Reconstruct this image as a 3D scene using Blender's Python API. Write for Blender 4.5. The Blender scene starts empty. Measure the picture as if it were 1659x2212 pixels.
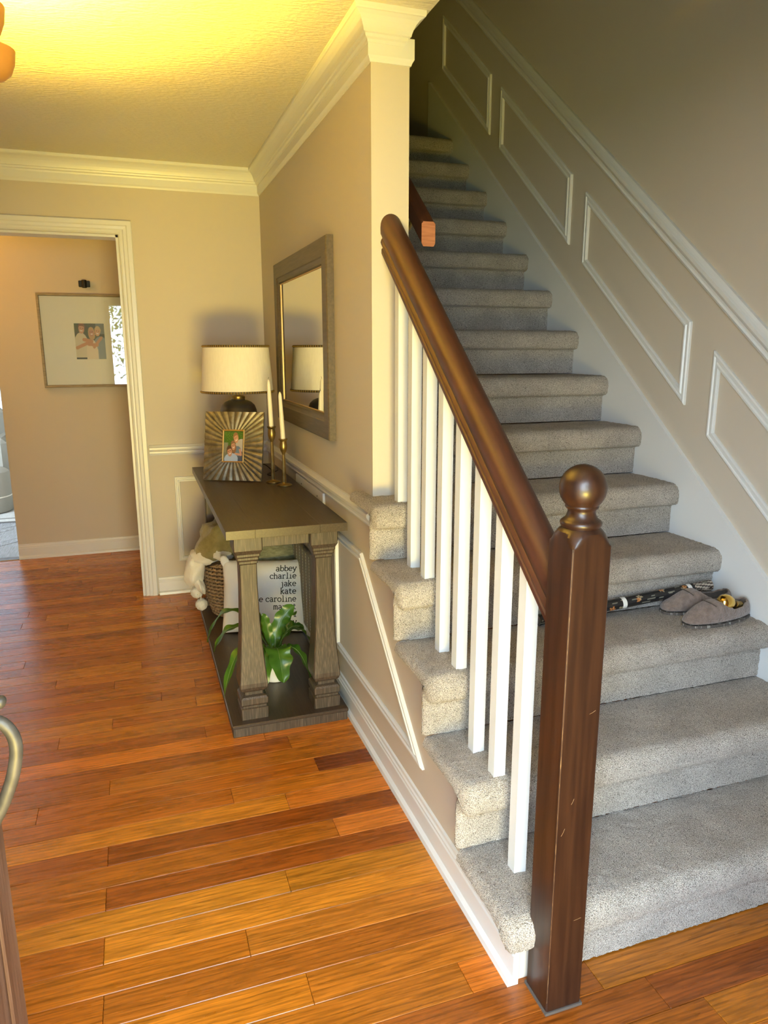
import bpy, bmesh, math, random
from mathutils import Vector, Matrix, noise
from math import sin, cos, pi, sqrt, radians, atan2
random.seed(7)
S = bpy.context.scene
C = S.collection

# ------------------------------------------------------------------ camera
CAM = Vector((-0.7447, -1.3669, 1.4412)); YAW, PITCH, ROLL = -0.3287, -0.2214, -0.0013
cam = bpy.data.cameras.new('camera'); cam.sensor_fit = 'VERTICAL'; cam.sensor_height = 36.0
cam.lens = 1557.86 / 2212 * 36.0; cam.clip_start = 0.02; cam.clip_end = 200
co = bpy.data.objects.new('camera', cam); C.objects.link(co); S.camera = co
_f = Vector((-sin(YAW)*cos(PITCH), cos(YAW)*cos(PITCH), sin(PITCH)))
_r = Vector((cos(YAW), sin(YAW), 0)); _u = _r.cross(_f)
_r2 = cos(ROLL)*_r + sin(ROLL)*_u; _u2 = -sin(ROLL)*_r + cos(ROLL)*_u
co.matrix_world = Matrix(((_r2.x, _u2.x, -_f.x, CAM.x), (_r2.y, _u2.y, -_f.y, CAM.y), (_r2.z, _u2.z, -_f.z, CAM.z), (0, 0, 0, 1)))

# ------------------------------------------------------------------ world, daylight, exposure
SKY = 21.0          # brightness of the sky outside
LAMP_W = 82.0       # each bulb of the foyer light
w = bpy.data.worlds.new('sky'); S.world = w; w.use_nodes = True
bg = w.node_tree.nodes['Background']; bg.inputs['Color'].default_value = (0.66, 0.83, 1.0, 1); bg.inputs['Strength'].default_value = SKY
S.view_settings.view_transform = 'Standard'; S.view_settings.look = 'None'
S.view_settings.exposure = 0.20; S.view_settings.gamma = 1.0; S.view_settings.use_curve_mapping = False
S.cycles.max_bounces = 8; S.cycles.diffuse_bounces = 4; S.cycles.glossy_bounces = 5; S.cycles.transparent_max_bounces = 12
S.cycles.sample_clamp_indirect = 6.0

def portal(name, loc, rot, sx, sy):
    l = bpy.data.lights.new(name, 'AREA'); l.shape = 'RECTANGLE'; l.size = sx; l.size_y = sy
    l.cycles.is_portal = True
    o = bpy.data.objects.new(name, l); C.objects.link(o); o.location = loc; o.rotation_euler = rot
    return o
portal('door_portal', (-0.62, -1.47, 1.02), (radians(90), 0, 0), 0.98, 2.06)
portal('window_portal', (-2.65, 7.62, 1.45), (radians(-90), 0, 0), 1.2, 1.3)
# warm light thrown up through the open front door by the sunlit ground outside
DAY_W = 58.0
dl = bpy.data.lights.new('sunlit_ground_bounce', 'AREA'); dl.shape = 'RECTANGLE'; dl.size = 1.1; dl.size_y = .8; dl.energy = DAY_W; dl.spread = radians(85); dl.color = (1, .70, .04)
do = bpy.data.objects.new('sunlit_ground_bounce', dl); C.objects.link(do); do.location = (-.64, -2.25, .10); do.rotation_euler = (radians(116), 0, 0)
sl = bpy.data.lights.new('sun', 'SUN'); sl.energy = 9.0; sl.color = (1, 0.95, 0.86); sl.angle = 0.01
so = bpy.data.objects.new('sun', sl); C.objects.link(so); so.rotation_euler = (radians(-38), radians(12), 0)

# ------------------------------------------------------------------ materials
MATS = {}
def nodes(m): return m.node_tree.nodes, m.node_tree.links
def mat(name, col, rough=0.5, metal=0.0, spec=0.5, coat=0.0, noise2=None, nscale=20, stretch=(1, 1, 1), bump=0.0, bscale=60, bstretch=None, ndetail=4, contrast=(0.35, 0.65), sheen=0.0, bdist=0.002):
    m = bpy.data.materials.new(name); m.use_nodes = True
    n, l = nodes(m); b = n['Principled BSDF']
    b.inputs['Base Color'].default_value = (*col, 1); b.inputs['Roughness'].default_value = rough
    b.inputs['Metallic'].default_value = metal; b.inputs['Specular IOR Level'].default_value = spec
    b.inputs['Coat Weight'].default_value = coat; b.inputs['Sheen Weight'].default_value = sheen
    tc = n.new('ShaderNodeTexCoord')
    def mapped(st):
        mp = n.new('ShaderNodeMapping'); mp.inputs['Scale'].default_value = st
        l.new(tc.outputs['Object'], mp.inputs['Vector']); return mp.outputs['Vector']
    if noise2 is not None:
        t = n.new('ShaderNodeTexNoise'); t.inputs['Scale'].default_value = nscale; t.inputs['Detail'].default_value = ndetail
        l.new(mapped(stretch), t.inputs['Vector'])
        r = n.new('ShaderNodeValToRGB'); r.color_ramp.elements[0].position = contrast[0]; r.color_ramp.elements[1].position = contrast[1]
        r.color_ramp.elements[0].color = (*col, 1); r.color_ramp.elements[1].color = (*noise2, 1)
        l.new(t.outputs['Fac'], r.inputs['Fac']); l.new(r.outputs['Color'], b.inputs['Base Color'])
    if bump:
        t = n.new('ShaderNodeTexNoise'); t.inputs['Scale'].default_value = bscale; t.inputs['Detail'].default_value = 4
        l.new(mapped(bstretch or stretch), t.inputs['Vector'])
        bp = n.new('ShaderNodeBump'); bp.inputs['Strength'].default_value = bump; bp.inputs['Distance'].default_value = bdist
        l.new(t.outputs['Fac'], bp.inputs['Height']); l.new(bp.outputs['Normal'], b.inputs['Normal'])
    MATS[name] = m; return m
WALL = mat('greige_paint', (0.56, 0.50, 0.42), 0.55, bump=0.08, bscale=180, bdist=0.001, spec=0.3)
WHITE = mat('white_trim_paint', (0.69, 0.69, 0.685), 0.32, spec=0.4)
CEIL = mat('textured_ceiling_paint', (0.66, 0.62, 0.54), 0.42, bump=0.9, bscale=38, bstretch=(1, 2.2, 1), bdist=0.006)
CAPT = None
def floor_mat():
    m = bpy.data.materials.new('oak_plank_finish'); m.use_nodes = True; n, l = nodes(m); b = n['Principled BSDF']
    oi = n.new('ShaderNodeObjectInfo'); tc = n.new('ShaderNodeTexCoord')
    mul = n.new('ShaderNodeMath'); mul.operation = 'MULTIPLY'; mul.inputs[1].default_value = 37.0; l.new(oi.outputs['Random'], mul.inputs[0])
    cb = n.new('ShaderNodeCombineXYZ'); l.new(mul.outputs[0], cb.inputs[0]); l.new(mul.outputs[0], cb.inputs[1]); l.new(mul.outputs[0], cb.inputs[2])
    add = n.new('ShaderNodeVectorMath'); add.operation = 'ADD'; l.new(tc.outputs['Object'], add.inputs[0]); l.new(cb.outputs[0], add.inputs[1])
    mp = n.new('ShaderNodeMapping'); mp.inputs['Scale'].default_value = (2.2, 26, 1); l.new(add.outputs[0], mp.inputs['Vector'])
    t1 = n.new('ShaderNodeTexNoise'); t1.inputs['Scale'].default_value = 1.6; t1.inputs['Detail'].default_value = 5; t1.inputs['Distortion'].default_value = 1.2; l.new(mp.outputs[0], t1.inputs['Vector'])
    mp2 = n.new('ShaderNodeMapping'); mp2.inputs['Scale'].default_value = (14, 260, 1); l.new(add.outputs[0], mp2.inputs['Vector'])
    t2 = n.new('ShaderNodeTexNoise'); t2.inputs['Scale'].default_value = 1.0; t2.inputs['Detail'].default_value = 3; l.new(mp2.outputs[0], t2.inputs['Vector'])
    mp3 = n.new('ShaderNodeMapping'); mp3.inputs['Scale'].default_value = (1.1, 7.0, 1); l.new(add.outputs[0], mp3.inputs['Vector'])
    wv = n.new('ShaderNodeTexWave'); wv.wave_type = 'RINGS'; wv.inputs['Scale'].default_value = 3.2; wv.inputs['Distortion'].default_value = 5.0; wv.inputs['Detail'].default_value = 2.0; l.new(mp3.outputs[0], wv.inputs['Vector'])
    r1 = n.new('ShaderNodeMapRange'); r1.inputs['From Min'].default_value = .3; r1.inputs['From Max'].default_value = .7; r1.inputs['To Min'].default_value = 0.66; r1.inputs['To Max'].default_value = 1.18; l.new(t1.outputs['Fac'], r1.inputs['Value'])
    r2 = n.new('ShaderNodeMapRange'); r2.inputs['From Min'].default_value = .3; r2.inputs['From Max'].default_value = .6; r2.inputs['To Min'].default_value = 0.66; r2.inputs['To Max'].default_value = 1.06; l.new(t2.outputs['Fac'], r2.inputs['Value'])
    r3 = n.new('ShaderNodeMapRange'); r3.inputs['From Min'].default_value = 0; r3.inputs['From Max'].default_value = .35; r3.inputs['To Min'].default_value = 0.70; r3.inputs['To Max'].default_value = 1.0; l.new(wv.outputs['Fac'], r3.inputs['Value'])
    m1 = n.new('ShaderNodeMath'); m1.operation = 'MULTIPLY'; l.new(r1.outputs[0], m1.inputs[0]); l.new(r2.outputs[0], m1.inputs[1])
    m2 = n.new('ShaderNodeMath'); m2.operation = 'MULTIPLY'; l.new(m1.outputs[0], m2.inputs[0]); l.new(r3.outputs[0], m2.inputs[1])
    vm = n.new('ShaderNodeVectorMath'); vm.operation = 'SCALE'; l.new(oi.outputs['Color'], vm.inputs[0]); l.new(m2.outputs[0], vm.inputs['Scale'])
    l.new(vm.outputs[0], b.inputs['Base Color'])
    rr = n.new('ShaderNodeMapRange'); rr.inputs['To Min'].default_value = .20; rr.inputs['To Max'].default_value = .36; l.new(t1.outputs['Fac'], rr.inputs['Value']); l.new(rr.outputs[0], b.inputs['Roughness'])
    bp = n.new('ShaderNodeBump'); bp.inputs['Strength'].default_value = .12; bp.inputs['Distance'].default_value = .001; l.new(t2.outputs['Fac'], bp.inputs['Height']); l.new(bp.outputs[0], b.inputs['Normal'])
    return m
OAK = floor_mat()
def carpet_mat():
    m = bpy.data.materials.new('cut_pile_carpet'); m.use_nodes = True; n, l = nodes(m); b = n['Principled BSDF']
    tc = n.new('ShaderNodeTexCoord')
    t = n.new('ShaderNodeTexNoise'); t.inputs['Scale'].default_value = 500; t.inputs['Detail'].default_value = 2; l.new(tc.outputs['Object'], t.inputs['Vector'])
    v = n.new('ShaderNodeTexVoronoi'); v.inputs['Scale'].default_value = 440; l.new(tc.outputs['Object'], v.inputs['Vector'])
    r = n.new('ShaderNodeValToRGB'); e = r.color_ramp.elements; e[0].position = .36; e[0].color = (.145, .115, .092, 1); e[1].position = .60; e[1].color = (.72, .65, .575, 1)
    k = r.color_ramp.elements.new(.47); k.color = (.50, .44, .38, 1)
    l.new(t.outputs['Fac'], r.inputs['Fac'])
    t2 = n.new('ShaderNodeTexNoise'); t2.inputs['Scale'].default_value = 9; t2.inputs['Detail'].default_value = 3; l.new(tc.outputs['Object'], t2.inputs['Vector'])
    r2 = n.new('ShaderNodeMapRange'); r2.inputs['From Min'].default_value = .35; r2.inputs['From Max'].default_value = .65; r2.inputs['To Min'].default_value = .86; r2.inputs['To Max'].default_value = 1.08; l.new(t2.outputs['Fac'], r2.inputs['Value'])
    vm = n.new('ShaderNodeVectorMath'); vm.operation = 'SCALE'; l.new(r.outputs['Color'], vm.inputs[0]); l.new(r2.outputs[0], vm.inputs['Scale'])
    l.new(vm.outputs[0], b.inputs['Base Color'])
    b.inputs['Roughness'].default_value = .95; b.inputs['Specular IOR Level'].default_value = .1; b.inputs['Sheen Weight'].default_value = .15
    bp = n.new('ShaderNodeBump'); bp.inputs['Strength'].default_value = .9; bp.inputs['Distance'].default_value = .005
    ad = n.new('ShaderNodeMath'); ad.operation = 'SUBTRACT'; l.new(t.outputs['Fac'], ad.inputs[0]); l.new(v.outputs['Distance'], ad.inputs[1]); l.new(ad.outputs[0], bp.inputs['Height'])
    l.new(bp.outputs[0], b.inputs['Normal']); return m
CARPET = carpet_mat()
NEWEL = mat('dark_stained_wood', (0.019, 0.0072, 0.0046), 0.36, noise2=(0.040, 0.0155, 0.0075), nscale=9, stretch=(7, 7, .35), coat=.08, ndetail=5, bump=.05, bscale=30, bstretch=(8, 8, .3))
RAILW = mat('stained_handrail_wood', (0.044, 0.0135, 0.0080), 0.50, noise2=(0.066, 0.022, 0.0125), nscale=12, stretch=(8, .6, .6), coat=.0, ndetail=5)
ENDG = mat('pink_end_grain', (0.42, 0.17, 0.09), 0.6, noise2=(0.30, 0.11, 0.055), nscale=60, stretch=(.2, 1, 3))
CONS = mat('brushed_driftwood', (0.040, 0.028, 0.020), 0.44, noise2=(0.125, 0.094, 0.069), nscale=18, stretch=(16, 16, .7), ndetail=6, contrast=(.46, .76), bump=.25, bscale=22, bstretch=(14, 14, .6), bdist=.001)
CONT = mat('brushed_driftwood_top', (0.036, 0.024, 0.0165), 0.36, noise2=(0.054, 0.037, 0.026), nscale=12, stretch=(14, .7, 14), ndetail=6, contrast=(.40, .7), bump=.15, bscale=22, bstretch=(14, .6, 14), bdist=.001)
MFRAME = mat('taupe_mirror_wood', (0.062, 0.047, 0.032), 0.46, noise2=(0.090, 0.069, 0.048), nscale=10, stretch=(10, .8, 10), ndetail=5)
BRASS = mat('aged_brass', (0.20, 0.135, 0.050), 0.38, metal=.9, noise2=(0.38, 0.27, 0.105), nscale=25, bump=.15, bscale=40)
SILVERG = mat('antiqued_champagne_metal', (0.15, 0.125, 0.085), 0.45, metal=.6, noise2=(0.28, 0.24, 0.17), nscale=30, ndetail=6, bump=.3, bscale=60)
GOLDRIM = mat('gold_rim', (0.48, 0.29, 0.09), 0.4, metal=.6)
CERAM = mat('bronze_black_ceramic', (0.030, 0.024, 0.017), 0.5, noise2=(0.045, 0.036, 0.026), nscale=8)
SHADE = mat('linen_lampshade', (0.78, 0.73, 0.64), 0.8, noise2=(0.74, 0.69, 0.60), nscale=120, stretch=(1, 1, .2), bump=.1, bscale=300)
CANDLE = mat('ivory_wax', (0.80, 0.74, 0.62), 0.45); WICK = mat('black_wick', (.02, .018, .015), .8)
WICKER = mat('seagrass', (0.20, 0.125, 0.066), 0.7, noise2=(0.34, 0.235, 0.135), nscale=40, stretch=(1, 1, 3), bump=.5, bscale=150)
LEATHER = mat('dark_brown_leather', (.022, .014, .010), .5)
CREAM = mat('cream_knit', (0.72, 0.68, 0.60), .9, bump=.5, bscale=160, bdist=.004, sheen=.3)
OLIVE = mat('olive_plush', (0.165, 0.135, 0.052), .95, noise2=(0.235, 0.20, 0.085), nscale=22, bump=.6, bscale=140, bdist=.004, sheen=.4)
SAGE = mat('sage_faux_fur', (0.21, 0.215, 0.125), .95, noise2=(0.34, 0.34, 0.22), nscale=45, stretch=(1, 1, 2.5), bump=.8, bscale=120, bdist=.006, sheen=.4)
COTTON = mat('white_cotton', (0.80, 0.80, 0.79), .85, bump=.2, bscale=35, bdist=.004)
INK = mat('black_ink', (.015, .015, .017), .8)
GREYQ = mat('grey_green_quilt', (0.25, 0.25, 0.20), .9, bump=.3, bscale=200); STITCH = mat('pale_stitching', (.42, .42, .35), .8)
POT = mat('white_glazed_pot', (.80, .80, .80), .2)
SOIL = mat('potting_soil', (.03, .022, .015), .95, bump=.8, bscale=120)
def leaf_mat():
    m = mat('glossy_fern_leaf', (0.040, 0.115, 0.012), .30, noise2=(0.085, 0.20, 0.020), nscale=9, spec=.5)
    n, l = nodes(m); b = n['Principled BSDF']; b.inputs['Subsurface Weight'].default_value = 0.0
    tr = n.new('ShaderNodeBsdfTranslucent'); tr.inputs['Color'].default_value = (.16, .32, .03, 1)
    mx = n.new('ShaderNodeMixShader'); mx.inputs[0].default_value = .25; out = n['Material Output']
    l.new(b.outputs[0], mx.inputs[1]); l.new(tr.outputs[0], mx.inputs[2]); l.new(mx.outputs[0], out.inputs['Surface']); return m
LEAF = leaf_mat(); RIB = mat('pale_leaf_rib', (.12, .19, .045), .5)
SLIP = mat('taupe_fleece', (0.150, 0.108, 0.088), .95, noise2=(0.215, 0.16, 0.135), nscale=60, bump=.9, bscale=170, bdist=.005, sheen=.35)
SLIPIN = mat('dark_fleece_lining', (0.10, 0.082, 0.07), .95, bump=.8, bscale=200)
SOLE = mat('speckled_sole', (.085, .07, .06), .9, noise2=(.36, .34, .31), nscale=110, stretch=(1, 1, .2), contrast=(.56, .60))
GOLD = mat('polished_gold', (.83, .55, .14), .12, metal=1)
PEWTER = mat('worn_pewter', (.036, .033, .030), .5, metal=.2, noise2=(.066, .061, .056), nscale=30, bump=.3, bscale=60)
DOORW = mat('weathered_door_wood', (.060, .028, .018), .5, noise2=(.115, .062, .045), nscale=9, stretch=(9, 9, .4), ndetail=6, bump=.3, bscale=30, bstretch=(9, 9, .4))
BRONZE = mat('oil_rubbed_bronze', (.11, .055, .022), .4, metal=.7)
AMBER = mat('amber_glass_shade', (.55, .27, .07), .35)
BLACK = mat('black_metal', (.015, .014, .012), .45, metal=.5)
GREYW = mat('grey_washed_wood', (.23, .19, .135), .6, noise2=(.33, .28, .20), nscale=20, stretch=(1, 1, 8), ndetail=5)
MATB = mat('white_mat_board', (.86, .82, .78), .7)
GREYGAP = mat('dark_grey_gap', (.09, .075, .065), .8)
TAPE = mat('white_tape', (.75, .74, .72), .4)
BLUEW = mat('grey_oak_plank', (.20, .21, .23), .25, noise2=(.32, .34, .37), nscale=10, stretch=(12, 1, 1), ndetail=5)
RUG = mat('grey_rug', (.34, .34, .33), .95, noise2=(.42, .42, .40), nscale=60); RUGB = mat('rug_border', (.10, .095, .09), .95)
OTTO = mat('grey_upholstery', (.24, .225, .19), .85, bump=.2, bscale=200)
BULB = None
def emis(name, col, st):
    m = bpy.data.materials.new(name); m.use_nodes = True; n, l = nodes(m)
    b = n['Principled BSDF']; b.inputs['Base Color'].default_value = (*col, 1); b.inputs['Emission Color'].default_value = (*col, 1); b.inputs['Emission Strength'].default_value = st; return m
BULB = emis('lit_bulb', (1, .72, .32), 8)
def glass_mat(name, tint):
    m = bpy.data.materials.new(name); m.use_nodes = True; n, l = nodes(m); out = n['Material Output']; n.remove(n['Principled BSDF'])
    t = n.new('ShaderNodeBsdfTransparent'); t.inputs['Color'].default_value = (*tint, 1); g = n.new('ShaderNodeBsdfGlossy'); g.inputs['Roughness'].default_value = .012
    f = n.new('ShaderNodeFresnel'); f.inputs['IOR'].default_value = 1.6; mx = n.new('ShaderNodeMixShader')
    l.new(f.outputs[0], mx.inputs[0]); l.new(t.outputs[0], mx.inputs[1]); l.new(g.outputs[0], mx.inputs[2]); l.new(mx.outputs[0], out.inputs['Surface']); return m
GLASS = glass_mat('clear_glass', (1, 1, 1)); DIMGLASS = glass_mat('dimming_window_tint', (.30, .32, .34))  # second glass: tint added to dim daylight entering through the far window
MIRROR = mat('mirror_silver', (.86, .87, .86), .015, metal=1)
def attr_mat(name, rough=.35):
    m = bpy.data.materials.new(name); m.use_nodes = True; n, l = nodes(m); b = n['Principled BSDF']
    a = n.new('ShaderNodeAttribute'); a.attribute_name = 'Col'; l.new(a.outputs['Color'], b.inputs['Base Color']); b.inputs['Roughness'].default_value = rough; return m
PRINT = attr_mat('printed_photo'); WRAP = attr_mat('printed_gift_wrap', .25)

# ------------------------------------------------------------------ mesh helpers
def put(o, parent=None):
    C.objects.link(o)
    if parent is not None: o.parent = parent
    return o
def mesh(name, vs, fs, m, parent=None, smooth=False, loc=None, rot=None):
    me = bpy.data.meshes.new(name); me.from_pydata([tuple(v) for v in vs], [], fs); me.update()
    if m is not None: me.materials.append(m)
    if smooth: me.shade_smooth()
    o = bpy.data.objects.new(name, me); put(o, parent)
    if loc is not None: o.location = loc
    if rot is not None: o.rotation_euler = rot
    return o
def fix(o):
    bm = bmesh.new(); bm.from_mesh(o.data); bmesh.ops.recalc_face_normals(bm, faces=bm.faces); bm.to_mesh(o.data); bm.free(); return o
def tag(o, label, cat=None, group=None, kind=None):
    o['label'] = label
    if cat: o['category'] = cat
    if group: o['group'] = group
    if kind: o['kind'] = kind
    return o
def empty(name, loc=(0, 0, 0), rz=0):
    o = bpy.data.objects.new(name, None); o.empty_display_size = .05; C.objects.link(o); o.location = loc; o.rotation_euler = (0, 0, rz); return o
def boxv(lo, hi, b=0.0):
    """box with chamfered edges as verts, faces"""
    bm = bmesh.new(); bmesh.ops.create_cube(bm, size=1)
    for v in bm.verts:
        v.co = Vector([(lo[i] + hi[i]) / 2 + v.co[i] * (hi[i] - lo[i]) for i in range(3)])
    if b > 0: bmesh.ops.bevel(bm, geom=bm.edges[:], offset=b, segments=1, affect='EDGES')
    bm.verts.ensure_lookup_table(); bm.verts.index_update()
    vs = [v.co.copy() for v in bm.verts]; fs = [[v.index for v in f.verts] for f in bm.faces]; bm.free(); return vs, fs
def box(name, lo, hi, m, parent=None, b=0.0, **k):
    vs, fs = boxv(lo, hi, b); return mesh(name, vs, fs, m, parent, **k)
class MB:
    def __init__(s): s.v = []; s.f = []
    def add(s, vs, fs):
        o = len(s.v); s.v += [Vector(v) for v in vs]; s.f += [[i + o for i in f] for f in fs]; return s
    def box(s, lo, hi, b=0.0): return s.add(*boxv(lo, hi, b))
    def build(s, name, m, parent=None, **k): return mesh(name, s.v, s.f, m, parent, **k)
def prism(name, poly, axis, a, b, m, parent=None):
    """polygon in the two other axes extruded along axis from a to b"""
    def p3(q, t):
        return (t, q[0], q[1]) if axis == 0 else ((q[0], t, q[1]) if axis == 1 else (q[0], q[1], t))
    n = len(poly); vs = [p3(q, a) for q in poly] + [p3(q, b) for q in poly]
    fs = [list(range(n)), list(range(n, 2*n))] + [[i, (i+1) % n, n + (i+1) % n, n + i] for i in range(n)]
    return fix(mesh(name, vs, fs, m, parent))
def sweepv(path, nrm, prof, closed=False):
    """profile (a: to the left of travel seen from +nrm, b: along nrm) swept along a path lying in a plane, mitred"""
    P = [Vector(p) for p in path]; nrm = Vector(nrm).normalized(); n = len(P); k = len(prof); vs = []
    for i in range(n):
        dp = (P[i] - P[i-1]).normalized() if (i > 0 or closed) else None
        dn = (P[(i+1) % n] - P[i]).normalized() if (i < n-1 or closed) else None
        if dp is None: dp = dn
        if dn is None: dn = dp
        l1 = nrm.cross(dp); l2 = nrm.cross(dn); mi = (l1 + l2) / (1 + l1.dot(l2))
        for a, b in prof: vs.append(P[i] + mi * a + nrm * b)
    fs = []; m = n if closed else n - 1
    for i in range(m):
        j = (i+1) % n
        for q in range(k):
            r = (q+1) % k; fs.append([i*k+q, j*k+q, j*k+r, i*k+r])
    if not closed: fs += [list(range(k)), list(range((n-1)*k, n*k))]
    return vs, fs
def sweep(name, path, nrm, prof, m, parent=None, closed=False):
    return fix(mesh(name, *sweepv(path, nrm, prof, closed), m, parent))
def lathev(prof, n=32, c=(0, 0, 0)):
    vs = []; fs = []
    for r, z in prof:
        for i in range(n): a = 2*pi*i/n; vs.append((c[0] + r*cos(a), c[1] + r*sin(a), c[2] + z))
    for j in range(len(prof)-1):
        for i in range(n):
            k = (i+1) % n; fs.append([j*n+i, j*n+k, (j+1)*n+k, (j+1)*n+i])
    fs.append(list(range(n))[::-1]); fs.append([(len(prof)-1)*n + i for i in range(n)])
    return vs, fs
def lathe(name, prof, m, parent=None, n=32, c=(0, 0, 0), smooth=True, angle=None):
    o = mesh(name, *lathev(prof, n, c), m, parent, smooth=smooth)
    if smooth: sharp(o, angle or 40)
    return o
def sharp(o, deg):
    me = o.data; bm = bmesh.new(); bm.from_mesh(me)
    for e in bm.edges:
        if len(e.link_faces) == 2 and e.calc_face_angle(0) > radians(deg): e.smooth = False
    bm.to_mesh(me); bm.free()
def tubev(pts, rad, n=10):
    P = [Vector(p) for p in pts]; m = len(P); vs = []; fs = []
    R = rad if isinstance(rad, (list, tuple)) else [rad]*m
    t0 = (P[1]-P[0]).normalized(); ref = Vector((0, 0, 1)) if abs(t0.z) < .9 else Vector((1, 0, 0)); u = t0.cross(ref).normalized()
    for i in range(m):
        t = ((P[min(i+1, m-1)] - P[max(i-1, 0)])).normalized(); u = (u - t*u.dot(t)).normalized(); v = t.cross(u)
        for k in range(n): a = 2*pi*k/n; vs.append(P[i] + (u*cos(a) + v*sin(a))*R[i])
    for i in range(m-1):
        for k in range(n): q = (k+1) % n; fs.append([i*n+k, i*n+q, (i+1)*n+q, (i+1)*n+k])
    fs.append(list(range(n))[::-1]); fs.append([(m-1)*n+k for k in range(n)]); return vs, fs
def tube(name, pts, rad, m, parent=None, n=10): return mesh(name, *tubev(pts, rad, n), m, parent, smooth=True)
def bez(a, b, c, n=14):
    a, b, c = Vector(a), Vector(b), Vector(c); return [a*(1-t)**2 + b*2*t*(1-t) + c*t*t for t in [i/(n-1) for i in range(n)]]
def spline(pts, n=8):
    P = [Vector(p) for p in pts]; out = []
    for i in range(len(P)-1):
        p0, p1, p2, p3 = P[max(i-1, 0)], P[i], P[i+1], P[min(i+2, len(P)-1)]
        for k in range(n):
            t = k/n; out.append(.5*((2*p1) + (p2-p0)*t + (2*p0-5*p1+4*p2-p3)*t*t + (3*p1-p0-3*p2+p3)*t**3))
    out.append(P[-1]); return out

# ------------------------------------------------------------------ key sizes
H = 2.42; YF = 3.0; YC = 0.935; TW = 0.125; XR = 1.163; YFRONT = -1.25; XL = -2.7; YH = 4.11
RI, TR, Y0 = 0.1904, 0.2368, -0.178       # riser, run, front of the first nosing
def nose(k): return Y0 + (k-1)*TR
def zline(y): return RI + (y - Y0)*RI/TR  # line through the nosings

# ------------------------------------------------------------------ floor
floor = box('floor', (XL, -1.6, -0.12), (XR + .1, 4.2, -0.012), mat('subfloor', (.02, .012, .008), .9)); tag(floor, 'orange oak strip floor of the foyer and hall', kind='structure')
ROW, ROFF = 0.0897, 0.0465
JO = {-4: [.293], -3: [.183], -2: [-.108], -1: [-.46], 0: [-.911], 1: [-.576], 2: [-.915], 3: [-.439], 4: [-.916], 5: [-.252], 6: [-.916], 7: [-.368], 8: [-.535], 9: [-1.134, -.227], 10: [-.921], 11: [-.288], 13: [-.581], 14: [-1.11], 15: [-.922], 17: [-.73], 19: [-.922], 21: [-.806], 25: [-.721], 26: [-.615], 29: [-.605]}
TONES = [(.46, .165, .022), (.40, .135, .018), (.52, .205, .030), (.34, .105, .016), (.44, .150, .020), (.37, .118, .017)]
DARKP, LIGHTP, GOLDP = (.215, .058, .014), (.60, .215, .040), (.50, .20, .030)
SET = {(9, 2): (.19, .050, .016), (7, 1): (.60, .20, .040), (6, 1): (.25, .070, .014), (6, 0): (.30, .09, .016), (5, 1): (.56, .185, .042), (5, 0): (.38, .13, .02), (4, 1): (.26, .075, .015), (3, 1): (.46, .19, .028), (3, 0): (.47, .195, .03), (2, 1): (.58, .23, .036), (1, 1): (.50, .185, .034), (0, 1): (.38, .125, .022), (-1, 1): (.43, .15, .024), (-2, 1): (.52, .16, .032), (-2, 0): (.42, .145, .022), (8, 1): (.43, .15, .022), (10, 1): (.44, .155, .024), (11, 1): (.46, .16, .026), (12, 0): (.56, .185, .028), (12, 1): (.58, .19, .03), (-3, 1): (.42, .15, .026), (-4, 0): (.30, .088, .018), (-4, 1): (.26, .075, .022), (-5, 0): (.33, .10, .02), (-3, 0): (.30, .09, .018), (-2, 2): (.35, .11, .02)}
rnd = random.Random(11)
for k in range(-17, 46):
    y0 = ROFF + k*ROW; y1 = y0 + ROW - .0009
    if y1 < -1.5 or y0 > 4.11: continue
    xs = list(JO.get(k, []))
    if not xs: xs = [rnd.uniform(-1.2, -.1)]
    x = min(xs)
    known = sorted(xs)
    left = known[0] - rnd.uniform(.75, 1.3)
    L = [XL] + ([left] if left > XL + .2 else []) + known
    x = known[-1] + rnd.uniform(.8, 1.3)
    while x < XR - .25: L.append(x); x += rnd.uniform(.6, 1.2)
    L.append(XR)
    base = L.index(known[0])
    for i in range(len(L)-1):
        a, b = L[i], L[i+1] - .0008
        if k >= 33 and b < -1.75: continue
        o = box('plank', (a, y0, -.012), (b, y1, 0.0), OAK, floor, b=.0011)
        key = (k, i - base + 1)
        c = SET.get(key) or rnd.choice(TONES); j = rnd.uniform(.9, 1.1)
        o.color = (c[0]*j*1.20, c[1]*j*1.05, c[2]*j*.52, 1)

# ------------------------------------------------------------------ walls
def wallbox(name, boxes, label, m=WALL):
    mb = MB()
    for lo, hi in boxes: mb.box(lo, hi)
    return tag(mb.build(name, m), label, kind='structure')
# wall between foyer and stairs, its lower end stepping down under the treads
poly = [(YF, 0), (YF, H), (YC, H), (YC, 5*RI - .02)]
for k in range(5, 0, -1):
    yr = nose(k) + .045
    poly += [(yr, k*RI - .045), (yr, (k-1)*RI - .045 if k > 1 else 0)]
    if k == 5: poly[-3] = (YC, k*RI - .045)
wall_stair = tag(prism('wall_stair', poly, 0, 0.0, TW, WALL), 'greige wall between the foyer and the carpeted stairs', kind='structure')
HX0, HX1, HH = -2.45, -0.772, 2.046         # cased opening in the far wall
wall_back = wallbox('wall_back', [((HX1, YF, 0), (TW, YF + .12, H)), ((HX0, YF, HH), (HX1, YF + .12, H)), ((XL, YF, 0), (HX0, YF + .12, H))], 'far greige wall of the foyer with a cased opening')
wall_hall = wallbox('wall_hall', [((-1.60, YH, 0), (1.2, YH + .11, H))], 'hall wall beyond the cased opening holding the framed photo')
wall_right = wallbox('wall_right', [((XR, -1.6, 0), (XR + .1, 5.2, 5.0))], 'taupe stairwell wall with sloping panel moulding')
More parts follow.
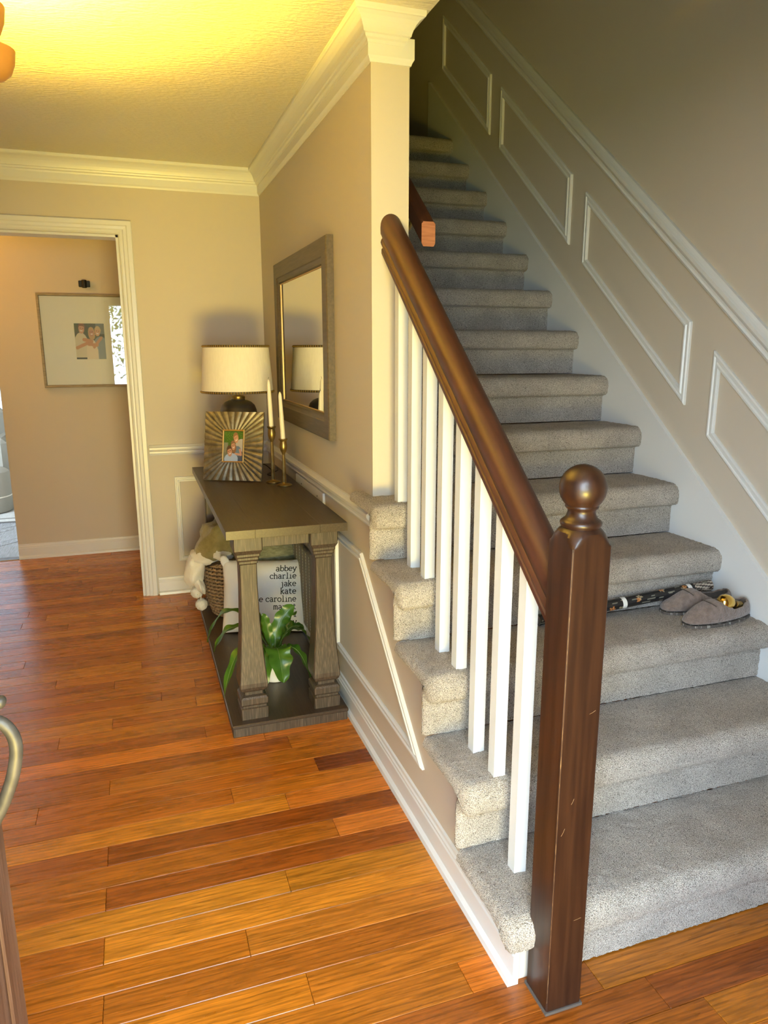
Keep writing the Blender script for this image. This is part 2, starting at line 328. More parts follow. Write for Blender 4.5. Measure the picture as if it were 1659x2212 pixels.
wall_upper = wallbox('wall_upper', [((0, -1.25, H + .02), (TW, 5.2, 5.0)), ((TW, 5.1, 2.4), (XR, 5.2, 5.0)), ((TW, 0, H + .02), (XR, .05, 5.0))], 'upper stairwell wall above the foyer ceiling')
DX0, DX1, DH = -1.12, -0.13, 2.06           # front door opening
wall_front = wallbox('wall_front', [((XL, -1.42, 0), (DX0, YFRONT, 5.0)), ((DX1, -1.42, 0), (XR, YFRONT, 5.0)), ((DX0, -1.42, DH), (DX1, YFRONT, 5.0))], 'front wall with the entrance opening')
wall_left = wallbox('wall_left', [((XL - .1, -1.42, 0), (XL, YH, H))], 'left wall of the foyer')
ceiling = wallbox('ceiling', [((XL, YFRONT, H), (.165, YC, H + .02)), ((.165, YFRONT, H), (XR, .05, H + .02)), ((XL, YC, H), (TW, YF + .12, H + .02)), ((XL, YF, H), (1.2, YH + .1, H + .02))], 'white textured ceiling of the foyer and hall', CEIL)
ceiling_upper = wallbox('ceiling_upper', [((0, -1.42, 5.0), (XR + .1, 5.2, 5.05)), ((TW, 3.9, 2.40), (XR, 5.1, 2.66))], 'upper stairwell ceiling and landing slab')
wall_side = wallbox('wall_side', [((1.0, YF + .12, 0), (1.1, YH, H))], 'end wall of the rear hall')

# crown moulding: cove above a flat frieze
FRIEZE = [(0, -.132), (.004, -.132), (.007, -.124), (.012, -.116), (.012, -.060), (0, -.060)]
CROWN = [(0, -.084), (.014, -.084), (.016, -.076), (.023, -.072), (.025, -.064), (.031, -.062), (.033, -.054), (.036, -.046), (.042, -.034), (.050, -.024), (.060, -.017), (.064, -.016), (.066, -.012), (.066, 0), (0, 0)]
# travel seen from above: room interior on the left of travel
tag(sweep('trim_1', [(.088, YC + .05, H), (.088, YC, H), (0, YC, H), (0, YF, H), (XL, YF, H)], (0, 0, 1), CROWN, WHITE), 'white crown moulding round the foyer ceiling', kind='structure')
tag(sweep('trim_7', [(.125, YC + .3, H), (.125, YC, H), (0, YC, H), (0, YF, H), (XL, YF, H)], (0, 0, 1), FRIEZE, WHITE), 'flat white frieze board below the crown moulding', kind='structure')
# chair rail
CR = [(0, 0), (0, .012), (.008, .016), (.012, .012), (.020, .012), (.026, .020), (.034, .024), (.044, .024), (.048, .018), (.052, .014), (.058, .010), (.058, 0)]
def chair_path(name, path, nrm, label):
    return tag(sweep(name, path, nrm, CR, WHITE), label, kind='structure')
ZC = 0.845
chair_path('trim_2', [(0, YF, ZC), (0, YC, ZC)], (-1, 0, 0), 'white chair rail along the wall behind the console table')
chair_path('trim_3', [(-.69, YF, ZC), (0, YF, ZC)], (0, -1, 0), 'white chair rail on the far wall beside the cased opening')
# baseboards
BB = [(0, 0), (0, .028), (.014, .025), (.022, .015), (.076, .014), (.081, .011), (.087, .011), (.092, .007), (.102, .006), (.105, 0)]
def base(name, path, nrm, label): return tag(sweep(name, path, nrm, BB, WHITE), label, kind='structure')
base('baseboard_stair', [(0, YF, 0), (0, -.145, 0)], (-1, 0, 0), 'white baseboard under the stair side wall')
base('baseboard_back', [(-.69, YF, 0), (0, YF, 0)], (0, -1, 0), 'white baseboard on the far wall beside the opening')
base('baseboard_hall', [(-1.60, YH, 0), (1.0, YH, 0)], (0, -1, 0), 'white baseboard of the hall wall beyond the opening')
base('baseboard_right', [(XR, -.16, 0), (XR, -1.25, 0)], (-1, 0, 0), 'white baseboard at the foot of the stairwell wall')
# cased opening: jamb lining and casing
CAS = [(0, 0), (0, .010), (.006, .014), (.012, .012), (.020, .012), (.026, .017), (.040, .018), (.046, .022), (.066, .022), (.070, .018), (.070, 0)]
cas = sweep('trim_4', [(HX1 + .003, YF, 0), (HX1 + .003, YF, HH + .003), (HX0 - .003, YF, HH + .003), (HX0 - .003, YF, 0)], (0, -1, 0), [(-a, b) for a, b in CAS], WHITE)
tag(cas, 'white fluted casing round the opening into the hall', kind='structure')
mb = MB(); mb.box((HX1 - .012, YF - .004, 0), (HX1, YF + .124, HH)); mb.box((HX0, YF - .004, HH - .012), (HX1, YF + .124, HH)); mb.box((HX0, YF - .004, 0), (HX0 + .012, YF + .124, HH))
tag(mb.build('trim_5', WHITE), 'white jamb lining inside the cased opening', kind='structure')
# panel mouldings (closed loops): profile a inward from the outer edge
PAN = [(0, 0), (0, .008), (.004, .012), (.009, .012), (.012, .008), (.018, .008), (.022, .013), (.028, .013), (.030, .006), (.030, 0)]
def panel(name, loop, nrm, parent, w=1.0, label=None):
    P = [Vector(p) for p in loop]; n = Vector(nrm); area = Vector((0, 0, 0))
    for i in range(len(P)): area += (P[i] - P[0]).cross(P[(i+1) % len(P)] - P[0])
    if area.dot(n) < 0: P.reverse()
    o = sweep(name, P, nrm, [(a*w, b) for a, b in PAN], WHITE, parent, closed=True)
    if label: o['label'] = label
    return o
panel('panel_moulding', [(-.562, YF, .198), (-.10, YF, .198), (-.10, YF, .712), (-.562, YF, .712)], (0, -1, 0), wall_back)
panel('panel_moulding', [(0, 1.427, .205), (0, 1.427, .718), (0, 1.057, .718), (0, .440, .205)], (-1, 0, 0), wall_stair)
panel('panel_moulding', [(0, 1.56, .205), (0, 1.56, .718), (0, 2.88, .718), (0, 2.88, .205)], (-1, 0, 0), wall_stair)
for a, b in ((-.02, .676), (.80, 1.505), (1.622, 2.325), (2.447, 3.10)):
    lp = [(XR, a, zline(a) + .265), (XR, b, zline(b) + .265), (XR, b, zline(b) + .56), (XR, a, zline(a) + .56)]
    panel('panel_moulding', lp, (-1, 0, 0), wall_right)
prof = [(a*1.15, b*1.3) for a, b in CR]
o = sweep('chair_rail', [(XR, 4.4, zline(4.4) + .715), (XR, -.35, zline(-.35) + .715)], (-1, 0, 0), prof, WHITE, wall_right)
# skirt board beside the treads
sk = [(-.16, 0), (-.16, zline(-.16) + .10), (3.3, zline(3.3) + .10), (3.3, zline(3.3) - .3), (.2, 0)]
prism('skirt_board', sk, 0, XR - .018, XR, WHITE, wall_right)

# ------------------------------------------------------------------ staircase
stairs = empty('staircase', (0, 0, 0)); tag(stairs, 'straight flight of stairs covered in speckled grey-beige carpet', 'stairs')
def stepv(k, x0, x1, res, top=False, riser=True, wrap=True):
    """carpet over one tread and the riser below it, its open end rolled over in a half round"""
    z = k*RI; yn = nose(k); yr = yn + .037; zb = (k-1)*RI; ce = (yn + .042, z - .036)
    yb = yn + TR + .042 if not top else yn + 1.4
    P = [((yb, z - .001), (yb, z - .027)), ((yn + .09, z), (yn + .09, z - .027)), ((yn + .045, z - .0005), ce)]
    for i in range(1, 8): a = pi/2 + pi/2*i/8; P.append(((yn + .040 + .040*cos(a), z - .040 + .039*sin(a)), ce))
    P += [((yn, z - .042), ce), ((yn + .0015, z - .056), ce)]
    for i in range(1, 5): a = pi + pi/2*i/4; P.append(((yn + .022 + .020*cos(a), z - .062 + .019*sin(a)), ce))
    if riser:
        P += [((yr - .001, z - .084), (yr + .014, z - .074)), ((yr, z - .094), (yr + .014, z - .092)), ((yr, zb + .004), (yr + .014, zb + .004))]
    Q = [(Vector((0, *a)), Vector((0, *b))) for a, b in P]; out = [Q[0]]
    for i in range(len(Q)-1):
        d = (Q[i+1][0]-Q[i][0]).length; n = max(1, round(d/res))
        for j in range(1, n+1): out.append((Q[i][0].lerp(Q[i+1][0], j/n), Q[i][1].lerp(Q[i+1][1], j/n)))
    n = len(out); rr = .020; cols = []       # (x, blend towards the core line)
    if wrap:
        cols.append((x0 + .07, -1.0))
        for ph in (180, 158, 136, 115, 98, 82, 65, 48, 32, 16, 0): cols.append((x0 + rr*(1 - sin(radians(ph))), cos(radians(ph))))
        x = x0 + rr
    else: cols.append((x0, 1.0)); x = x0
    while x + res < x1: x += res; cols.append((x, 1.0))
    cols.append((x1, 1.0))
    vs = []; fs = []; m = len(cols); rg = random.Random(k*7 + riser)
    for i in range(n):
        o_, c_ = out[i]; dv = o_ - c_; dn = dv.normalized()
        for x, q in cols:
            p = c_ + dv*(q if q > 0 else q*.5) + dn*rg.uniform(-.0018, .0018)*(1 if q > 0 else .4); p.x = x + rg.uniform(-.0014, .0014); p.z = max(p.z, .001); vs.append(p)
    for i in range(n-1):
        for j in range(m-1): fs.append([i*m+j, (i+1)*m+j, (i+1)*m+j+1, i*m+j+1])
    return vs, fs
def step(*a, **k): return mesh('carpeted_step', *stepv(*a, **k), CARPET, stairs, smooth=True)
mb = MB(); mb.add(*stepv(1, -.05, .075, .007, riser=False)); mb.add(*stepv(1, .030, XR - .018, .0075, wrap=False)); mb.build('carpeted_step', CARPET, stairs, smooth=True)
for k in range(2, 14): step(k, -.05 if k <= 5 else TW, XR - .018, .0075 if k <= 5 else .011 if k < 9 else .018)
step(14, TW, XR - .018, .02, top=True)

# ------------------------------------------------------------------ banister
ban = empty('stair_banister', (.064, -.194, 0)); tag(ban, 'dark wood newel post and handrail with white square balusters beside the stairs', 'banister')
def bpart(o): o.parent = ban; o.matrix_parent_inverse = Matrix.Translation((-.064, .194, 0)); return o
NS = .0437; NX, NY = .0625, -.1935
def newel():
    n = 96; prof = [(9, .006), (9, 1.066), (.0605, 1.071), (.056, 1.075), (.053, 1.081), (.049, 1.089), (.044, 1.096), (.039, 1.101), (.036, 1.1035)]
    vs = []; fs = []
    for r, z in prof:
        for i in range(n):
            a = 2*pi*(i + .5)/n - pi/4 + .0; c = max(abs(cos(a)), abs(sin(a))); q = NS/c - max(0, (NS/c - NS*1.395))
            q = min(q, r); vs.append((NX + q*cos(a), NY + q*sin(a), z))
    for j in range(len(prof)-1):
        for i in range(n): k = (i+1) % n; fs.append([j*n+i, j*n+k, (j+1)*n+k, (j+1)*n+i])
    fs.append(list(range(n))[::-1]); fs.append([(len(prof)-1)*n+i for i in range(n)])
    o = bpart(mesh('newel_post', vs, fs, NEWEL, smooth=True)); sharp(o, 28); return o
nw = newel()
BZ = 1.1805
ball = [(.036, 1.1025), (.0365, 1.104), (.0395, 1.107), (.0405, 1.111), (.0395, 1.115), (.036, 1.118), (.033, 1.120), (.030, 1.124), (.0275, 1.130), (.0265, 1.135), (.028, 1.139), (.0315, 1.1415), (.0325, 1.144), (.0315, 1.147)]
BR = .0458
for i in range(14):
    a = -.80 + (pi/2 + .80)*i/13; ball.append((max(.0006, BR*cos(a)), BZ + BR*sin(a)))
o = lathe('ball_finial', ball, NEWEL, c=(NX, NY, 0), n=40); o.parent = nw
o = box('base_strip', (NX - NS - .003, NY - NS - .003, 0), (NX + NS + .003, NY + NS + .003, .007), GREYGAP); o.parent = nw  # thin dark grey strip round the foot of the newel
# chipped pale edges of the newel
rg = random.Random(3); bare = mat('bare_wood', (.30, .165, .065), .6)
ez = [.03 + i*.0075 for i in range(139)]; er = []
for z in ez: q = noise.noise(Vector((z*30, 1, 0))) + .6*noise.noise(Vector((z*90, 4, 0))); er.append(max(0, q - .05)*.0012)
o = mesh('chipped_edge', *tubev([(NX - NS + .0012, NY - NS + .0012, z) for z in ez], [r + .0002 for r in er], 6), bare, smooth=True); o.parent = nw; o['label'] = 'pale worn line along the newel edge'
for x, z, dx, dz in ((.075, .23, .018, .003), (.05, .52, .006, .012), (.080, .72, .014, .006), (.030, .45, .008, .016)):
    o = mesh('scratch', *tubev([(x, NY - NS, z), (x + dx*.5, NY - NS, z + dz*.4), (x + dx, NY - NS, z + dz)], .0004, 5), bare); o.parent = nw
# handrail: loaf-shaped section on a moulded base
SL = RI/TR; th = atan2(RI, TR); cx = .066
def rail(name, pts2d, ya, yb, ztop, xc, m):
    """section (x, h below the crest measured square to the rail)"""
    vs = []; fs = []; n = len(pts2d)
    for y in (ya, yb):
        for x, h in pts2d: vs.append((xc + x, y, ztop(y) - h/cos(th)))
    for i in range(n): j = (i+1) % n; fs.append([i, j, n+j, n+i])
    fs += [list(range(n)), list(range(n, 2*n))]
    o = fix(mesh(name, vs, fs, m, smooth=True)); sharp(o, 35); return o
sec = []
for i in range(15):
    a = pi - pi*i/14; sec.append((.036*cos(a), .030 - .030*sin(a)))
right = [(.0365, .034), (.036, .048), (.032, .054), (.030, .058), (.034, .062), (.036, .068), (.034, .073), (.029, .076), (.029, .081), (.033, .084), (.033, .094), (.030, .098), (.018, .098)]
sec = sec + right + [(-x, h) for x, h in right[::-1]]
crest = lambda y: 1.862 + (y - YC)*SL
o = rail('handrail', sec, NY + NS - .004, YC + .0, crest, cx, RAILW); bpart(o)
# square balusters, two to a tread
for i in range(8):
    yb = -.008 + i*.1198; k = int((yb - nose(1) - .0)/TR) + 1; z0 = k*RI - .010; bw = .0162
    k = [1, 2, 2, 3, 3, 4, 4, 5][i]; z0 = k*RI - .006
    zt = lambda y: crest(y) - .096/cos(th)
    x0, x1 = .064 - bw, .064 + bw; y0, y1 = yb - bw, yb + bw
    vs = [(x0, y0, z0), (x1, y0, z0), (x1, y1, z0), (x0, y1, z0), (x0, y0, zt(y0)), (x1, y0, zt(y0)), (x1, y1, zt(y1)), (x0, y1, zt(y1))]
    o = mesh('baluster', vs, [[3, 2, 1, 0], [4, 5, 6, 7], [0, 1, 5, 4], [1, 2, 6, 5], [2, 3, 7, 6], [3, 0, 4, 7]], WHITE); bpart(o)
# second handrail on the stair side of the wall
wr = empty('wall_handrail', (.20, .95, 1.77)); tag(wr, 'reddish wooden handrail with sawn end on the wall inside the stairwell', 'handrail')
c2 = lambda y: 1.848 + (y - .95)*SL
sec2 = [(-.024, .006), (-.018, 0), (.018, 0), (.024, .006), (.024, .052), (.018, .060), (-.018, .060), (-.024, .052)]
o = rail('rail', sec2, .95, 3.6, c2, .200, RAILW); o.parent = wr; o.matrix_parent_inverse = Matrix.Translation((-.20, -.95, -1.77))
vs = [(.200 + x, .9495, c2(.95) - h/cos(th)) for x, h in sec2]
o = mesh('end_grain', vs + [(x, y + .0004, z) for x, y, z in vs], [list(range(8)), list(range(8, 16))] + [[i, (i+1) % 8, 8 + (i+1) % 8, 8+i] for i in range(8)], ENDG); o.parent = wr; o.matrix_parent_inverse = Matrix.Translation((-.20, -.95, -1.77)); o['label'] = 'pinkish sawn end'
for yy in (1.10, 2.4):
    zz = c2(yy) - .11
    mb = MB(); mb.add(*tubev(spline([(.126, yy, zz - .02), (.16, yy, zz - .03), (.19, yy, zz - .01), (.20, yy, zz + .036)], 5), .006, 8)); mb.box((.1252, yy - .02, zz - .055), (.131, yy + .02, zz + .015), .002)
    o = mb.build('bracket', BRASS); o.parent = wr; o.matrix_parent_inverse = Matrix.Translation((-.20, -.95, -1.77)); o['label'] = 'brass rail bracket'

# ------------------------------------------------------------------ console table
TX0, TX1, TY0, TY1, TZ = -.476, -.026, 1.165, 2.700, .810
con = empty('console_table', (-.25, 1.93, 0)); tag(con, 'brown driftwood console table with carved square legs and low shelf under the mirror', 'console table')
def cpart(o, l=None):
    o.parent = con; o.matrix_parent_inverse = Matrix.Translation((.25, -1.93, 0))
    if l: o['label'] = l
    return o
bw = .105; th_ = .032
cpart(box('top_board', (TX0, TY0, TZ - th_), (TX0 + bw, TY1, TZ), CONT, b=.0005))
cpart(box('top_board', (TX1 - bw, TY0, TZ - th_), (TX1, TY1, TZ), CONT, b=.0005))
for a, b in ((TY0, TY0 + .10), (TY1 - .10, TY1)): cpart(box('top_board', (TX0 + bw + .0003, a, TZ - th_), (TX1 - bw - .0003, b, TZ), CONT, b=.0005))
nb = 1
for i in range(nb):
    wd = (TX1 - TX0 - 2*bw)/nb; cpart(box('top_board', (TX0 + bw + i*wd + .0003, TY0 + .1003, TZ - th_), (TX0 + bw + (i+1)*wd - .0003, TY1 - .1003, TZ), CONT, b=.0005))
LEG = [(.053, .050), (.053, .093), (.047, .096), (.047, .103), (.053, .111), (.053, .133), (.048, .140), (.037, .145), (.037, .157), (.044, .161), (.050, .168), (.0535, .180), (.0535, .196), (.051, .225), (.046, .285), (.041, .350), (.0365, .43), (.034, .51), (.0325, .58), (.0325, .664), (.036, .669), (.036, .677), (.0405, .684), (.0405, .692), (.045, .698), (.045, .706), (.0495, .715), (.053, .722), (.053, TZ - th_)]
LX0, LX1, LY0, LY1 = -.394, -.107, 1.255, 2.605
legme = None
for lx in (LX0, LX1):
    for ly in (LY0, LY1):
        if legme is None:
            vs = []; fs = []
            for hw, z in LEG:
                c = .0035
                for sx, sy in ((-1, -1), (1, -1), (1, 1), (-1, 1)):
                    pr = [(sx*hw, sy*(hw-c)), (sx*(hw-c), sy*hw)]
                    if sx*sy < 0: pr.reverse()
                    vs += [(x, y, z) for x, y in pr]
            n = 8
            for j in range(len(LEG)-1):
                for i in range(n): k = (i+1) % n; fs.append([j*n+i, j*n+k, (j+1)*n+k, (j+1)*n+i])
            fs.append(list(range(n))[::-1]); fs.append([(len(LEG)-1)*n+i for i in range(n)])
            o = mesh('leg', vs, fs, CONS); fix(o); legme = o.data
        else: o = bpy.data.objects.new('leg', legme); C.objects.link(o)
        o.parent = con; o.location = (lx + .25, ly - 1.93, 0)
ap0, ap1 = .715, TZ - th_
cpart(box('apron', (LX0 + .053, LY0 - .022, ap0 + .01), (LX1 - .053, LY0 - .002, ap1), CONS, b=.001))
cpart(box('apron', (LX0 + .053, LY1 + .002, ap0 + .01), (LX1 - .053, LY1 + .022, ap1), CONS, b=.001))
cpart(box('apron', (LX0 - .022, LY0 + .053, ap0 + .01), (LX0 - .002, LY1 - .053, ap1), CONS, b=.001))
cpart(box('apron', (LX1 + .002, LY0 + .053, ap0 + .01), (LX1 + .022, LY1 - .053, ap1), CONS, b=.001))
cpart(box('shelf', (TX0 - .012, TY0 + .002, .036), (TX1 - .004, TY1 + .0, .050), CONT, b=.003))
for lo, hi in (((TX0 - .008, TY0 + .006, 0), (TX1 - .008, TY0 + .026, .036)), ((TX0 - .008, TY1 - .024, 0), (TX1 - .008, TY1 - .004, .036)), ((TX0 - .008, TY0 + .026, 0), (TX0 + .012, TY1 - .024, .036)), ((TX1 - .028, TY0 + .026, 0), (TX1 - .008, TY1 - .024, .036))):
    cpart(box('plinth_board', lo, hi, CONS, b=.001))

# ------------------------------------------------------------------ wall mirror
MY0, MY1, MZ0, MZ1 = 1.400, 2.475, 1.088, 1.862
mir = empty('wall_mirror', (-.001, (MY0+MY1)/2, MZ0)); tag(mir, 'rectangular wall mirror in a wide taupe wood frame above the console', 'mirror')
MF = [(0, 0), (0, .026), (.004, .030), (.070, .030), (.074, .026), (.086, .022), (.094, .022), (.100, .014), (.100, .004), (.100, 0)]
lp = [(-.001, MY0, MZ0), (-.001, MY0, MZ1), (-.001, MY1, MZ1), (-.001, MY1, MZ0)]
P = [Vector(p) for p in lp]; nrm = Vector((-1, 0, 0))
ar = sum(((P[i]-P[0]).cross(P[(i+1) % 4]-P[0]) for i in range(4)), Vector())
if ar.dot(nrm) < 0: P.reverse()
mi = Matrix.Translation((.001, -(MY0+MY1)/2, -MZ0))
o = sweep('mirror_frame', P, nrm, MF, MFRAME, mir, closed=True); o.matrix_parent_inverse = mi
q = .092; o = box('mirror_glass', (-.014, MY0 + q, MZ0 + q), (-.010, MY1 - q, MZ1 - q), MIRROR, mir); o.matrix_parent_inverse = mi
mb = MB()
for lo, hi in (((MY0+.1, MZ0+.1), (MY0+.104, MZ1-.1)), ((MY1-.104, MZ0+.1), (MY1-.1, MZ1-.1)), ((MY0+.1, MZ0+.1), (MY1-.1, MZ0+.104)), ((MY0+.1, MZ1-.104), (MY1-.1, MZ1-.1))): mb.box((-.0175, lo[0], lo[1]), (-.0142, hi[0], hi[1]))
o = mb.build('gold_lip', GOLDRIM, mir); o.matrix_parent_inverse = mi

# ------------------------------------------------------------------ table lamp
LXc, LYc = -.245, 2.42
TRIMB = mat('nailhead_brass', (.42, .28, .08), .35, metal=.55); DKBAND = mat('dark_trim_band', (.035, .024, .010), .6)
lamp = empty('table_lamp', (LXc, LYc, TZ)); tag(lamp, 'table lamp with white drum shade, studded brass edges and squat black base', 'lamp')
pr = [(.055, 0), (.062, .006), (.062, .018), (.050, .024)]
pr += [(.062, .05), (.080, .10), (.091, .17), (.096, .24), (.096, .300), (.092, .330), (.083, .354), (.066, .370), (.048, .378), (.036, .380), (.034, .386)]
lathe('base', pr, CERAM, lamp)
lathe('brass_neck', [(.034, .384), (.036, .387), (.036, .398), (.030, .402), (.012, .406), (.009, .50), (.009, .60)], BRASS, lamp, n=24)
SZ0, SZ1, SR0, SR1 = .418, .655, .182, .164
vs, fs = [], []
n = 64
for (r, z) in ((SR0, SZ0), (SR1, SZ1), (SR1 - .002, SZ1), (SR0 - .002, SZ0)):
    for i in range(n): a = 2*pi*i/n; vs.append((r*cos(a), r*sin(a), z))
for j in range(4):
    for i in range(n): k = (i+1) % n; fs.append([j*n+i, j*n+k, ((j+1) % 4)*n+k, ((j+1) % 4)*n+i])
o = mesh('lampshade', vs, fs, SHADE, lamp, smooth=True); sharp(o, 40)
for r, z in ((SR0, SZ0 + .006), (SR1, SZ1 - .006)):
    mb = MB()
    for i in range(84):
        a = 2*pi*i/84; ico = [(0, 0, 1), (1, 0, 0), (0, 1, 0), (-1, 0, 0), (0, -1, 0), (0, 0, -1)]; c = Vector(((r+.001)*cos(a), (r+.001)*sin(a), z)); R = .0058
        mb.add([c + Vector(v)*R for v in ico], [[0, 1, 2], [0, 2, 3], [0, 3, 4], [0, 4, 1], [5, 2, 1], [5, 3, 2], [5, 4, 3], [5, 1, 4]])
    o = mb.build('nailhead_trim', TRIMB, o)
    o['kind'] = 'stuff'; o['label'] = 'row of brass nailheads on the shade edge'
    sh_ = [c for c in lamp.children if c.name.startswith('lampshade')][0]; n = 64; vs = []
    for zz in (-.0058, .0058):
        for i in range(n): a = 2*pi*i/n; vs.append(((r + .0012)*cos(a), (r + .0012)*sin(a), z + zz))
    mesh('trim_band', vs, [[i, (i+1) % n, n + (i+1) % n, n+i] for i in range(n)], DKBAND, sh_, smooth=True)
    o = [c for c in lamp.children if c.name.startswith('lampshade')][0]
mb = MB()
for i in range(3):
    a = 2*pi*i/3; mb.add(*tubev([(0, 0, .60), (SR1*.97*cos(a), SR1*.97*sin(a), .64)], .0015, 6))
mb.build('shade_spider', BRASS, lamp)
tube('power_cord', spline([(.05, .02, .006), (.10, -.05, .05), (.135, -.12, .03), (.14, -.15, .004), (.12, -.10, .003), (.19, .0, .003), (.205, .1, .003)], 8), .0022, BLACK, lamp, n=6)

# ------------------------------------------------------------------ printed pictures painted per vertex
def painted(name, wd, ht, fn, m, parent, nx=72, ny=90):
    vs = []; fs = []; cols = []
    for j in range(ny+1):
        for i in range(nx+1):
            u, v = i/nx, j/ny; vs.append(((u-.5)*wd, 0, (v-.5)*ht)); cols.append(fn(u, v))
    for j in range(ny):
        for i in range(nx): a = j*(nx+1)+i; fs.append([a, a+1, a+nx+2, a+nx+1])
    o = mesh(name, vs, fs, m, parent); at = o.data.color_attributes.new('Col', 'FLOAT_COLOR', 'POINT')
    for i, c in enumerate(cols): at.data[i].color = (c[0], c[1], c[2], 1)
    return o
def nz(u, v, s): return noise.noise(Vector((u*s, v*s, 3.1)))
def inE(u, v, cx, cy, rx, ry, rot=0):
    x, y = u-cx, v-cy; c, s = cos(rot), sin(rot); x, y = x*c + y*s, -x*s + y*c; return (x/rx)**2 + (y/ry)**2 < 1
SKIN = (.50, .24, .14); SKIN2 = (.56, .29, .18)
def face(u, v, cx, cy, r, hair, rot=0, skin=SKIN2, long=False):
    """hair cap, face, eyes and smile; returns colour or None"""
    du, dv = u-cx, v-cy; c, s = cos(rot), sin(rot); x, y = (du*c + dv*s)/r, (-du*s + dv*c)/(r*1.05)
    out = None
    if long and inE(x, y, 0, -.5, 1.15, 1.6): out = hair
    if inE(x, y, 0, .25, 1.0, 1.1): out = hair
    if inE(x, y, 0, -.15, .82, 1.05) and y < .55 - .25*x*x:
        out = skin
        if abs(y - .08) < .09 and abs(abs(x) - .34) < .13: out = (.10, .05, .03)
        if abs(y + .55 + -.25*x*x) < .10 and abs(x) < .36: out = (.85, .78, .72)
        if abs(x) < .07 and -.35 < y < .0: out = tuple(q*.86 for q in skin)
    return out
def photo_hall(u, v):
    col = (.055 + .03*nz(u, v, 9), .065 + .03*nz(u, v, 8), .02)
    if u > .72 and v > .7: col = (.16, .17, .15)
    if u < .42 and v < .74 and inE(u, v, .2, .25, .27, .50): col = (.62, .54, .42)                   # left shirt
    if inE(u, v, .85, .20, .30, .44): col = (.22, .25, .26)                                         # right shirt
    if inE(u, v, .55, .12, .20, .44): col = (.70, .58, .46)                                         # pale dress
    if v < .05 and u < .35: col = (.04, .04, .05)
    for a, b, c, d, r in ((.05, .32, .45, .47, .055), (.30, .55, .55, .50, .06), (.45, .42, .72, .40, .055), (.62, .34, .88, .60, .05)):
        t = max(0, min(1, ((u-a)*(c-a)+(v-b)*(d-b))/((c-a)**2+(d-b)**2))); dx, dy = u-(a+t*(c-a)), (v-(b+t*(d-b)))*1.2
        if dx*dx+dy*dy < r*r: col = (.50, .23, .10)
    for args in ((.24, .86, .115, (.20, .085, .03), -.1), (.56, .76, .10, (.50, .30, .12), .1, SKIN, True), (.77, .78, .105, (.55, .38, .16), -.12, (.60, .33, .15))):
        f = face(u, v, *args)
        if f: col = f
    return col
def photo_desk(u, v):
    g = nz(u, v, 22) + .6*nz(u, v, 45)
    col = (.05 + .05*g, .12 + .09*g, .02 + .02*g)
    if v < .62 and u < .22: col = (.20, .21, .17)
    if v < .30 and u < .5: col = (.16, .17, .14)
    if inE(u, v, .92, .48, .34, .26): col = (.46, .43, .40)
    if inE(u, v, .84, .13, .22, .22): col = (.07, .09, .14)
    if inE(u, v, .70, .34, .20, .17): col = (.13, .19, .28)
    for a, b, c, d, r in ((.84, .38, .90, .22, .05), (.88, .22, .55, .26, .045)):
        t = max(0, min(1, ((u-a)*(c-a)+(v-b)*(d-b))/((c-a)**2+(d-b)**2))); dx, dy = u-(a+t*(c-a)), (v-(b+t*(d-b)))*1.3
        if dx*dx+dy*dy < r*r: col = (.55, .30, .21)
    if inE(u, v, .40, .07, .35, .20): col = (.46, .56, .70)
    for args in ((.62, .77, .135, (.24, .12, .06), .35), (.49, .52, .12, (.24, .13, .07), .25, SKIN2, True), (.31, .33, .14, (.07, .035, .025), .3)):
        f = face(u, v, *args)
        if f: col = f
    return col

# ------------------------------------------------------------------ sunburst photo frame on the table
pf = empty('photo_frame', (-.318, 2.190, TZ + .002)); tag(pf, 'sunburst ridged champagne metal photo frame standing on the console', 'photo frame')
FW, FH_ = .300, .338; IW, IH = .112, .162
pf.rotation_euler = (radians(-13), 0, radians(-28))
def rectp(t, wd, ht, c):
    """point on the rectangle outline, t in 0..1"""
    L = 2*(wd+ht); d = (t % 1)*L
    if d < wd: return (-wd/2 + d, c - ht/2)
    d -= wd
    if d < ht: return (wd/2, c - ht/2 + d)
    d -= ht
    if d < wd: return (wd/2 - d, c + ht/2)
    d -= wd; return (-wd/2, c + ht/2 - d)
NR = 44; cz = FH_/2; vs = []; fs = []
segs = []
for side, (wd, n) in enumerate(((FW, 8), (FH_, 10), (FW, 8), (FH_, 10))): segs += [(side, i/n) for i in range(n)]
def sidept(side, f, wd, ht):
    if side == 0: return (-wd/2 + f*wd, cz - ht/2)
    if side == 1: return (wd/2, cz - ht/2 + f*ht)
    if side == 2: return (wd/2 - f*wd, cz + ht/2)
    return (-wd/2, cz + ht/2 - f*ht)
fine = []
for s_, (side, f) in enumerate(segs):
    nn = 8 if side in (0, 2) else 10
    for q in (0, .25, .5, .75): fine.append((side, f + q/nn, q))
for side, f, q in fine:
    dep = {0: 0.0, .25: .0060, .5: .0082, .75: .0060}[q]
    xo, zo = sidept(side, f, FW, FH_); xi, zi = sidept(side, f, IW, IH)
    vs.append((xo, -.010 - dep*.55, zo)); vs.append(((xo*.5+xi*.5), -.013 - dep*.9, zo*.5+zi*.5)); vs.append((xi, -.012 - dep*.55, zi)); vs.append((xo, 0, zo)); vs.append((xi, 0, zi))
n = len(fine)
for i in range(n):
    j = (i+1) % n
    fs += [[5*i, 5*j, 5*j+1, 5*i+1], [5*i+1, 5*j+1, 5*j+2, 5*i+2], [5*i+3, 5*j+3, 5*j, 5*i], [5*i+4, 5*i+2, 5*j+2, 5*j+4], [5*i+3, 5*i+4, 5*j+4, 5*j+3]]
o = fix(mesh('sunburst_frame', vs, fs, SILVERG, pf, smooth=True)); sharp(o, 34)
